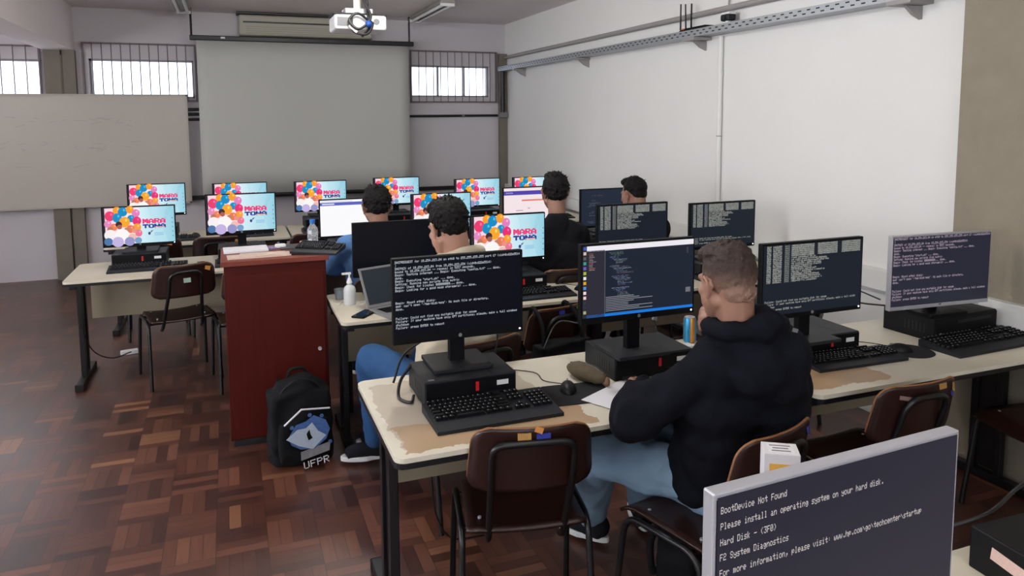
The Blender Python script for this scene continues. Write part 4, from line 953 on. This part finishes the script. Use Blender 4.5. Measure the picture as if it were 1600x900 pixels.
for x, z in ((-.16, .12), (-.15, .06)): MB().box((x, -.09, z), (.012, .004, .02)).build('strap_slider', M_SILV, b3)

# ------------------------------------------------------------------ people
def V(*a): return Vector(a)
def head_mesh(b, c, rot, scale=1.0):
    """skull, face, nose, lips, brows, ears in a head frame (+Y face, +Z up)"""
    h = MB()
    h.ell((0, -.018, .035), (.074, .095, .086), u=28, v=18); h.ell((0, .03, -.022), (.062, .066, .082), u=24, v=16)
    h.ell((0, .04, -.082), (.042, .046, .033)); h.cap((-.05, .0, -.055), .022, (-.02, .06, -.095), .02); h.cap((.05, .0, -.055), .022, (.02, .06, -.095), .02)
    h.ell((-.032, .035, -.052), (.034, .048, .045)); h.ell((.032, .035, -.052), (.034, .048, .045)); h.cap((-.052, .005, -.05), .024, (-.018, .062, -.088), .026); h.cap((.052, .005, -.05), .024, (.018, .062, -.088), .026)
    h.cap((0, .088, .012), .010, (0, .112, -.03), .013); h.ell((-.013, .1, -.034), (.009, .011, .008)); h.ell((.013, .1, -.034), (.009, .011, .008))
    h.ell((0, .092, -.062), (.024, .011, .007)); h.ell((0, .09, -.073), (.021, .011, .008)); h.ell((0, .084, -.1), (.018, .014, .014))
    h.cap((-.045, .07, .024), .010, (-.012, .086, .02), .010); h.cap((.045, .07, .024), .010, (.012, .086, .02), .010)
    h.ell((-.042, .062, -.02), (.022, .02, .02)); h.ell((.042, .062, -.02), (.022, .02, .02))
    for s in (-1, 1):
        h.ell((s * .078, -.006, -.006), (.008, .015, .027), rot=(.18, 0, s * -.4))
        q = [(s * .079, .006, -.03), (s * .079, .012, -.008), (s * .084, .009, .018), (s * .093, -.008, .026), (s * .097, -.022, .014), (s * .094, -.023, -.006), (s * .085, -.012, -.03)]
        for a, e in zip(q, q[1:]): h.cap(a, .0062, e, .0062, 8)
        h.ell((s * .081, .0, -.036), (.008, .01, .011))
    me = bpy.data.meshes.new('h'); 
    bmesh.ops.transform(h.bm, matrix=Matrix.Translation(c) @ rot.to_4x4() @ Matrix.Scale(scale, 4), verts=h.bm.verts)
    h.bm.to_mesh(me); h.bm.free(); b.bm.from_mesh(me); bpy.data.meshes.remove(me)
def hand(b, wrist, fdir, up_, side, curl=.5, s=1.0, thumb_in=.5):
    """palm and five separate bent fingers; side=+1 thumb towards cross(fdir,up)"""
    f = fdir.normalized(); n = (up_ - f * up_.dot(f)).normalized(); l = f.cross(n).normalized() * side
    P = lambda a, c_, d: wrist + (f * a + l * c_ + n * d) * s
    for k in (-.028, -.010, .010, .027): b.cap(P(.0, k * .55, 0), .013 * s, P(.082 - abs(k - .01) * .25, k, 0), .0115 * s, 10)
    for k, L in ((.03, .9), (.011, 1.0), (-.009, .94), (-.028, .74)):
        p = P(.084 - abs(k - .01) * .25, k, .002); a = 0; r_ = .0098 * s
        for j, (ln_, da) in enumerate(((.042, .55), (.027, .75), (.021, .6))):
            a += da * curl * 1.5; d = f * math.cos(a) - n * math.sin(a); q = p + d * ln_ * L * s
            b.cap(p, r_, q, r_ * .9, 10); p = q; r_ *= .9
    p = P(.02, .026, -.006); q = P(.052, .056, -.02); b.cap(p, .0135 * s, q, .0115 * s, 10); q2 = P(.082, .058 - .02 * thumb_in, -.034); b.cap(q, .011 * s, q2, .0095 * s, 10)
def torso(b, J, g, arms=True):
    sl, sr, hl, hr = J['shL'], J['shR'], J['hipL'], J['hipR']; m_ = (sl + sr) / 2; hm = (hl + hr) / 2; ax = (sr - sl).normalized(); upv = (m_ - hm).normalized()
    fwv = upv.cross(ax).normalized()
    a = m_ - ax * .12; c_ = m_ + ax * .12; b.cap(a, .05 + g, c_, .05 + g)
    ch = m_ - upv * .14 + J.get('slump', V(0, 0, 0)); w_ = m_ - upv * .31 + J.get('slump', V(0, 0, 0)) * .8
    k = J.get('bulk', 1)
    b.cap(ch - ax * .085, (.098 + g) * k, ch + ax * .085, (.098 + g) * k); b.cap(w_ - ax * .07, (.095 + g) * k, w_ + ax * .07, (.095 + g) * k)
    for s in (-1, 1):
        b.cap(m_ + ax * s * .09, .065 + g, ch + ax * s * .08, .095 + g); b.cap(ch + ax * s * .085, (.096 + g) * k, w_ + ax * s * .07, (.093 + g) * k)
        b.cap(w_ + ax * s * .07, (.093 + g) * k, hm + ax * s * .075 + upv * .05, .105 + g)
    b.cap(J['neck'] - upv * .03, .055 + g * .5, m_, .075 + g * .8)
    for s in (-1, 1): b.cap(J['neck'] - upv * .055, .035 + g * .5, m_ + ax * s * (.15 if 'jacket' not in J else .12), .044 + g * .7)
    return m_, ax, upv, fwv
def person(label, J, hc, hrot, top_m, leg_m, hair, vox=.011, hscale=1.0, skin=M_SKIN, folds=.016, loose=.0, hands=('L', 'R'), base=None, shoes='dark', hdirs=None):
    base = base or V(J['hipL'].x, J['hipL'].y, 0)
    b = MB(); head_mesh(b, hc, hrot, hscale)
    b.cap(J['neck'] - V(0, 0, .03), .057, hc + hrot @ V(0, -.036, -.005), .058); b.cap(J['neck'], .054, hc + hrot @ V(0, -.005, -.05), .05)
    torso(b, J, 0)
    for s in 'LR':
        b.cap(J['sh' + s], .052, J['el' + s], .041); b.cap(J['el' + s], .04, J['wr' + s], .026)
        fd, un, cu = (hdirs or {}).get(s, (J['wr' + s] - J['el' + s], V(0, 0, 1), .5))
        hand(b, J['wr' + s], fd, un, 1 if s == 'R' else -1, cu)
        b.cap(J['hip' + s], .085, J['kn' + s], .055); b.cap(J['kn' + s], .054, J['an' + s], .036)
        toe = J['an' + s] + J.get('foot' + s, V(0, .15, -.05)) * .6; b.cap(J['an' + s], .034, toe, .018)
    body = soft(b, 'person', skin, None, .0055 if vox < .0125 else .008, 3, loc=base)
    tag(body, label, 'person')
    inv = lambda o: o
    # shirt, hoodie or jacket
    g = .018 + loose; b = MB(); m_, ax, upv, fwv = torso(b, J, g)
    for s in 'LR':
        b.cap(J['sh' + s], .056 + g * .5, J['el' + s], .05 + g * .6); wv = J['wr' + s] - J['el' + s]; b.cap(J['el' + s], .053 + g, J['el' + s] + wv * .93, .034 + g * .6)
    if 'extra' in J: J['extra'](b, m_, ax, upv, fwv)
    top = soft(b, 'hoodie' if 'hood' in J else 'jacket' if 'jacket' in J else 'shirt', top_m, body, vox, 5, folds, .085, loc=base)
    b = MB()
    for s in 'LR':
        b.cap(J['hip' + s], .108, J['kn' + s], .08); b.cap(J['kn' + s], .08, J['an' + s] + V(0, 0, .03), .066); 
    b.cap(J['hipL'], .12, J['hipR'], .12)
    soft(b, 'jeans', leg_m, body, vox, 5, folds * .8, .07, loc=base)
    for s in 'LR':
        an = J['an' + s]; ft = J.get('foot' + s, V(0, .15, -.05)); d = V(ft.x, ft.y, 0).normalized(); n = d.cross(V(0, 0, 1))
        z0 = an.z + ft.z - .02; yaw = math.atan2(d.y, d.x)
        b = MB(); c_ = an + d * .05; b.ell((c_.x, c_.y, z0 + .045), (.12, .045, .04), rot=(0, 0, yaw)); b.ell((an.x - d.x * .02, an.y - d.y * .02, z0 + .06), (.06, .043, .055), rot=(0, 0, yaw)); b.box((c_.x, c_.y, z0 + .028), (.2, .075, .03), rot=(0, 0, yaw))
        sh = soft(b, 'shoe', M_BLACKC, body, .008, 4, loc=base)
        b = MB(); pts = [(.135 * math.cos(a) * (1 if math.cos(a) > 0 else .95), .045 * math.sin(a) * (1.05 if math.cos(a) > 0 else .85)) for a in [2 * PI * k / 28 for k in range(28)]]
        b.prism(pts, 0, .024); q = b.build('sole', M_SOLE, body, bevel=.004); q.location = V(c_.x, c_.y, z0) - base; q.rotation_euler = (0, 0, yaw)
    # hair
    hb = MB(); hair(hb); bmesh.ops.transform(hb.bm, matrix=Matrix.Translation(hc) @ hrot.to_4x4() @ Matrix.Scale(hscale, 4), verts=hb.bm.verts)
    hm_ = J.get('hairmat', M_HAIRD); soft(hb, 'hair', hm_, body, .0042, 1, .006, .02, loc=base)
    for s in (-1, 1):
        p = hc + hrot @ (V(s * .03, .073, .0) * hscale) - base
        e = MB(); e.ell((0, 0, 0), (.0115,) * 3, u=14, v=10); e.build('eye', mat('eye_white', (225, 220, 215), .2), body, loc=p, smooth=60)
        e = MB(); e.cap((s * .015, .088, .027), .0035, (s * .044, .075, .03), .003, 8); e.build('eyebrow', hm_, body, smooth=60).matrix_parent_inverse = Matrix()
        o = [c for c in body.children if c.name.startswith('eyebrow')][-1]
        o.data.transform(Matrix.Translation(hc - base) @ hrot.to_4x4() @ Matrix.Scale(hscale, 4))
    return body
def RZ(yaw, pitch=0, roll=0):
    """yaw: left turn from +Y in degrees; pitch: nod down"""
    return Matrix.Rotation(R(yaw), 3, 'Z') @ Matrix.Rotation(R(-pitch), 3, 'X') @ Matrix.Rotation(R(roll), 3, 'Y')
def cut(b, *planes):
    for co, no in planes:
        g_ = b.bm.verts[:] + b.bm.edges[:] + b.bm.faces[:]; r_ = bmesh.ops.bisect_plane(b.bm, geom=g_, plane_co=co, plane_no=no, clear_outer=True)
        bmesh.ops.holes_fill(b.bm, edges=[e for e in b.bm.edges if e.is_boundary])
def tufts(b, n, ln_, seed, zmin, ymax=.02, sc_=(.08, .093, .088), r_=.0075):
    g_ = random.Random(seed)
    while n:
        th = g_.uniform(0, 2 * PI); z = g_.uniform(-.9, 1); q = math.sqrt(1 - z * z); x, y = q * math.cos(th), q * math.sin(th)
        p = V(x * sc_[0], y * sc_[1] - .026, z * sc_[2] + .047)
        if p.z < zmin or (p.y > ymax and p.z < .075): continue
        nn = V(x, y, z).normalized(); d = (V(g_.uniform(-.5, .5), g_.uniform(-.2, .9) if z > .5 else g_.uniform(-.6, .2), -.9 if z < .5 else g_.uniform(-.3, .3)) + nn * .55).normalized()
        b.cap(p - nn * .006, r_, p + d * ln_ * g_.uniform(.6, 1.2), r_ * .35, 6); n -= 1
def hair_full(b):
    b.ell((0, -.03, .05), (.086, .098, .09), u=28, v=18); cut(b, ((0, .05, .04), (0, .75, -.65)), ((0, 0, -.045), (0, -.3, -1)))
    b.ell((0, .035, .105), (.06, .06, .035)); b.ell((0, -.06, -.0), (.07, .058, .06)); b.ell((0, .01, .112), (.066, .076, .03)); tufts(b, 260, .028, 11, -.04)
def hair_short(b):
    b.ell((0, -.026, .045), (.08, .093, .086), u=28, v=18); cut(b, ((0, .045, .04), (0, .75, -.65)), ((0, 0, -.04), (0, -.3, -1)))
    b.ell((0, .03, .1), (.055, .06, .032)); b.ell((0, -.055, -.0), (.068, .055, .055)); tufts(b, 160, .016, 5, .03, sc_=(.077, .09, .085), r_=.006)
def hair_fade(b):
    b.ell((0, -.056, -.03), (.056, .048, .045), u=20, v=12); b.ell((0, -.02, .036), (.0775, .0985, .0925), u=28, v=18); cut(b, ((0, .05, .02), (0, .85, -.5)), ((0, 0, -.085), (0, -.25, -1)))
    b.ell((0, .005, .098), (.068, .088, .036)); b.ell((0, .06, .09), (.052, .034, .028)); b.ell((0, -.04, .092), (.066, .062, .034)); tufts(b, 200, .013, 8, .08, .1, (.074, .092, .087), .0055); tufts(b, 60, .018, 3, .1, .1, (.066, .1, .08), .006)

# fade haircut: brown on top, cropped and skin-toned low on the sides (the colour of the hair itself)
MF = mat('faded_brown_hair', (50, 36, 30), .7, noise=.3, nscale=70, bump=.7, bscale=220); nt = MF.node_tree; tt = NT(nt)
MB_ = nt.nodes['Principled BSDF']; lnk = [l for l in nt.links if l.to_socket == MB_.inputs['Base Color']][0]; srcc = lnk.from_socket
tc_ = nt.nodes.new('ShaderNodeTexCoord'); sx = nt.nodes.new('ShaderNodeSeparateXYZ'); nt.links.new(tc_.outputs['Generated'], sx.inputs[0])
mr = nt.nodes.new('ShaderNodeMapRange'); mr.interpolation_type = 'SMOOTHSTEP'; mr.inputs[1].default_value = .1; mr.inputs[2].default_value = .62; nt.links.new(sx.outputs[2], mr.inputs[0])
nt.links.new(tt.mix(mr.outputs[0], (*lin((140, 108, 92)), 1), srcc), MB_.inputs['Base Color'])

# P1: front-row person in the navy-black hoodie
def hood1(b, m_, ax, upv, fwv):
    n = J1['neck'];
    for k in range(14):
        a = 2 * PI * k / 14; a2 = 2 * PI * (k + 1) / 14
        f1 = lambda t_: n + ax * .085 * math.cos(t_) + fwv * .085 * math.sin(t_) + upv * (.012 - .03 * math.sin(t_))
        b.cap(f1(a), .03, f1(a2), .03, 10)
    b.ell(m_ - fwv * .1 + ax * .03 - upv * .0, (.15, .07, .085)); b.ell(m_ - fwv * .115 + ax * .06 - upv * .05, (.11, .06, .07)); b.ell(m_ - fwv * .06 + ax * .1 + upv * .04, (.08, .08, .06)); b.ell(m_ - fwv * .07 + upv * .07, (.09, .06, .05))
    b.cap(J1['elL'] + V(.0, -.01, -.01), .066, J1['elL'] + V(.05, .05, .0), .06)
    b.ell((1.63, 1.87, .86), (.11, .09, .14)); b.ell(n + ax * .045 - fwv * .075 + upv * .03, (.075, .05, .05)); b.ell(n + ax * .09 - fwv * .05 - upv * .01, (.06, .06, .05)); b.ell(m_ + ax * .10 - fwv * .04 + upv * .03, (.07, .07, .05)); b.cap(J1['hipL'] + V(.0, -.02, .06), .125, J1['hipR'] + V(0, -.02, .06), .125)
J1 = dict(neck=V(1.475, 1.885, 1.125), shL=V(1.425, 1.93, .985), shR=V(1.635, 1.89, 1.03), elL=V(1.208, 2.045, .812), elR=V(1.72, 2.15, .82), wrL=V(1.375, 2.27, .80), wrR=V(1.50, 2.03, 1.075),
          hipL=V(1.5, 2.03, .54), hipR=V(1.65, 2.05, .54), knL=V(1.24, 2.39, .53), knR=V(1.5, 2.47, .53), anL=V(1.37, 2.66, .1), anR=V(1.62, 2.68, .1), footL=V(-.08, .13, -.06), footR=V(.05, .15, -.06),
          bulk=1.08, extra=hood1, hood=1, hairmat=MF)
J1['slump'] = V(.01, .01, 0)
P1 = person('person in a navy-black hoodie and light blue jeans at the front desk, hand on chin', J1, V(1.447, 1.905, 1.262), RZ(4, 12), M_HOODIE, M_DENIML, hair_fade, .010, .97, M_SKIN, .024, .02,
            hdirs={'L': (V(.3, .9, .06), V(0, 0, 1), .6), 'R': (V(-.85, -.2, .5), V(-.5, .6, -.2), .9)})
lg = MB().box((0, 0, 0), (.022, .002, .012), rot=(0, .3, 0)).build('chest_mark', M_GREY, P1); lg.location = V(1.63, 1.80, 1.115) - V(J1['hipL'].x, J1['hipL'].y, 0)
# P2: cream hoodie
def hood2(b, m_, ax, upv, fwv):
    n = J2['neck']
    for k in range(12):
        f1 = lambda t_: n + ax * .085 * math.cos(t_) + fwv * .085 * math.sin(t_) + upv * (.0 - .03 * math.sin(t_))
        b.cap(f1(2 * PI * k / 12), .028, f1(2 * PI * (k + 1) / 12), .028, 10)
    b.ell(m_ - fwv * .09 + upv * .03, (.13, .1, .08)); b.ell(m_ - fwv * .04 + upv * .07 + ax * .03, (.1, .08, .06))
J2 = dict(neck=V(.92, 3.05, 1.19), shL=V(.80, 3.1, 1.08), shR=V(1.06, 3.14, 1.1), elL=V(.80, 3.36, .86), elR=V(1.05, 3.45, .85), wrL=V(.84, 3.6, .81), wrR=V(.98, 3.68, .81),
          hipL=V(.86, 3.12, .52), hipR=V(1.0, 3.18, .52), knL=V(.62, 3.58, .60), knR=V(.9, 3.62, .55), anL=V(.66, 3.74, .1), anR=V(.76, 3.88, .1), footL=V(-.14, .02, -.06), footR=V(-.14, .04, -.06), extra=hood2, hood=1)
person('person in a cream hoodie and blue jeans, dark hair, bent over the laptop', J2, V(.868, 3.06, 1.313), RZ(20, 20), M_CREAMC, M_DENIM, hair_full, .012, .93, M_SKIN2, .016, .012)
# P3: denim jacket
J3 = dict(neck=V(.86, 4.56, 1.1), shL=V(.67, 4.6, 1.0), shR=V(1.05, 4.6, 1.0), elL=V(.6, 4.76, .86), elR=V(1.08, 4.85, .84), wrL=V(.7, 5.02, .82), wrR=V(.98, 5.1, .82),
          hipL=V(.78, 4.62, .52), hipR=V(.95, 4.62, .52), knL=V(.76, 5.07, .54), knR=V(1.0, 5.07, .54), anL=V(.76, 5.1, .1), anR=V(1.0, 5.1, .1), jacket=1)
person('person in a blue denim jacket seen from behind, before the white page', J3, V(.85, 4.6, 1.235), RZ(0, 8), M_DENIMJ, M_DENIM, hair_full, .013, .98, M_SKIN, .014, .015)
# P4: black shirt
J4 = dict(neck=V(1.985, 4.38, 1.14), shL=V(1.82, 4.44, 1.02), shR=V(2.16, 4.4, 1.005), elL=V(1.77, 4.62, .86), elR=V(2.25, 4.55, .84), wrL=V(1.9, 4.84, .81), wrR=V(2.2, 4.8, .81),
          hipL=V(1.92, 4.42, .52), hipR=V(2.1, 4.42, .52), knL=V(1.9, 4.84, .54), knR=V(2.14, 4.84, .54), anL=V(1.9, 4.88, .1), anR=V(2.14, 4.88, .1), bulk=1.08)
person('person in a loose black shirt seen from behind, at the pink web form', J4, V(1.985, 4.42, 1.292), RZ(-8, 4), M_BLACKC, M_BLACKC, hair_full, .013, .98, M_SKIN, .016, .02)
# P5
J5 = dict(neck=V(2.69, 4.55, 1.09), shL=V(2.53, 4.6, 1.0), shR=V(2.88, 4.56, 1.0), elL=V(2.48, 4.74, .84), elR=V(2.95, 4.72, .83), wrL=V(2.58, 4.95, .81), wrR=V(2.84, 4.95, .81),
          hipL=V(2.6, 4.6, .52), hipR=V(2.77, 4.6, .52), knL=V(2.58, 4.9, .54), knR=V(2.8, 4.9, .54), anL=V(2.58, 4.95, .1), anR=V(2.8, 4.95, .1))
person('person in black with short cropped dark hair, partly hidden behind the grey listing monitor', J5, V(2.68, 4.6, 1.235), RZ(22, 12), M_BLACKC, M_BLACKC, hair_short, .013, .95, M_SKIN, .014, .015)
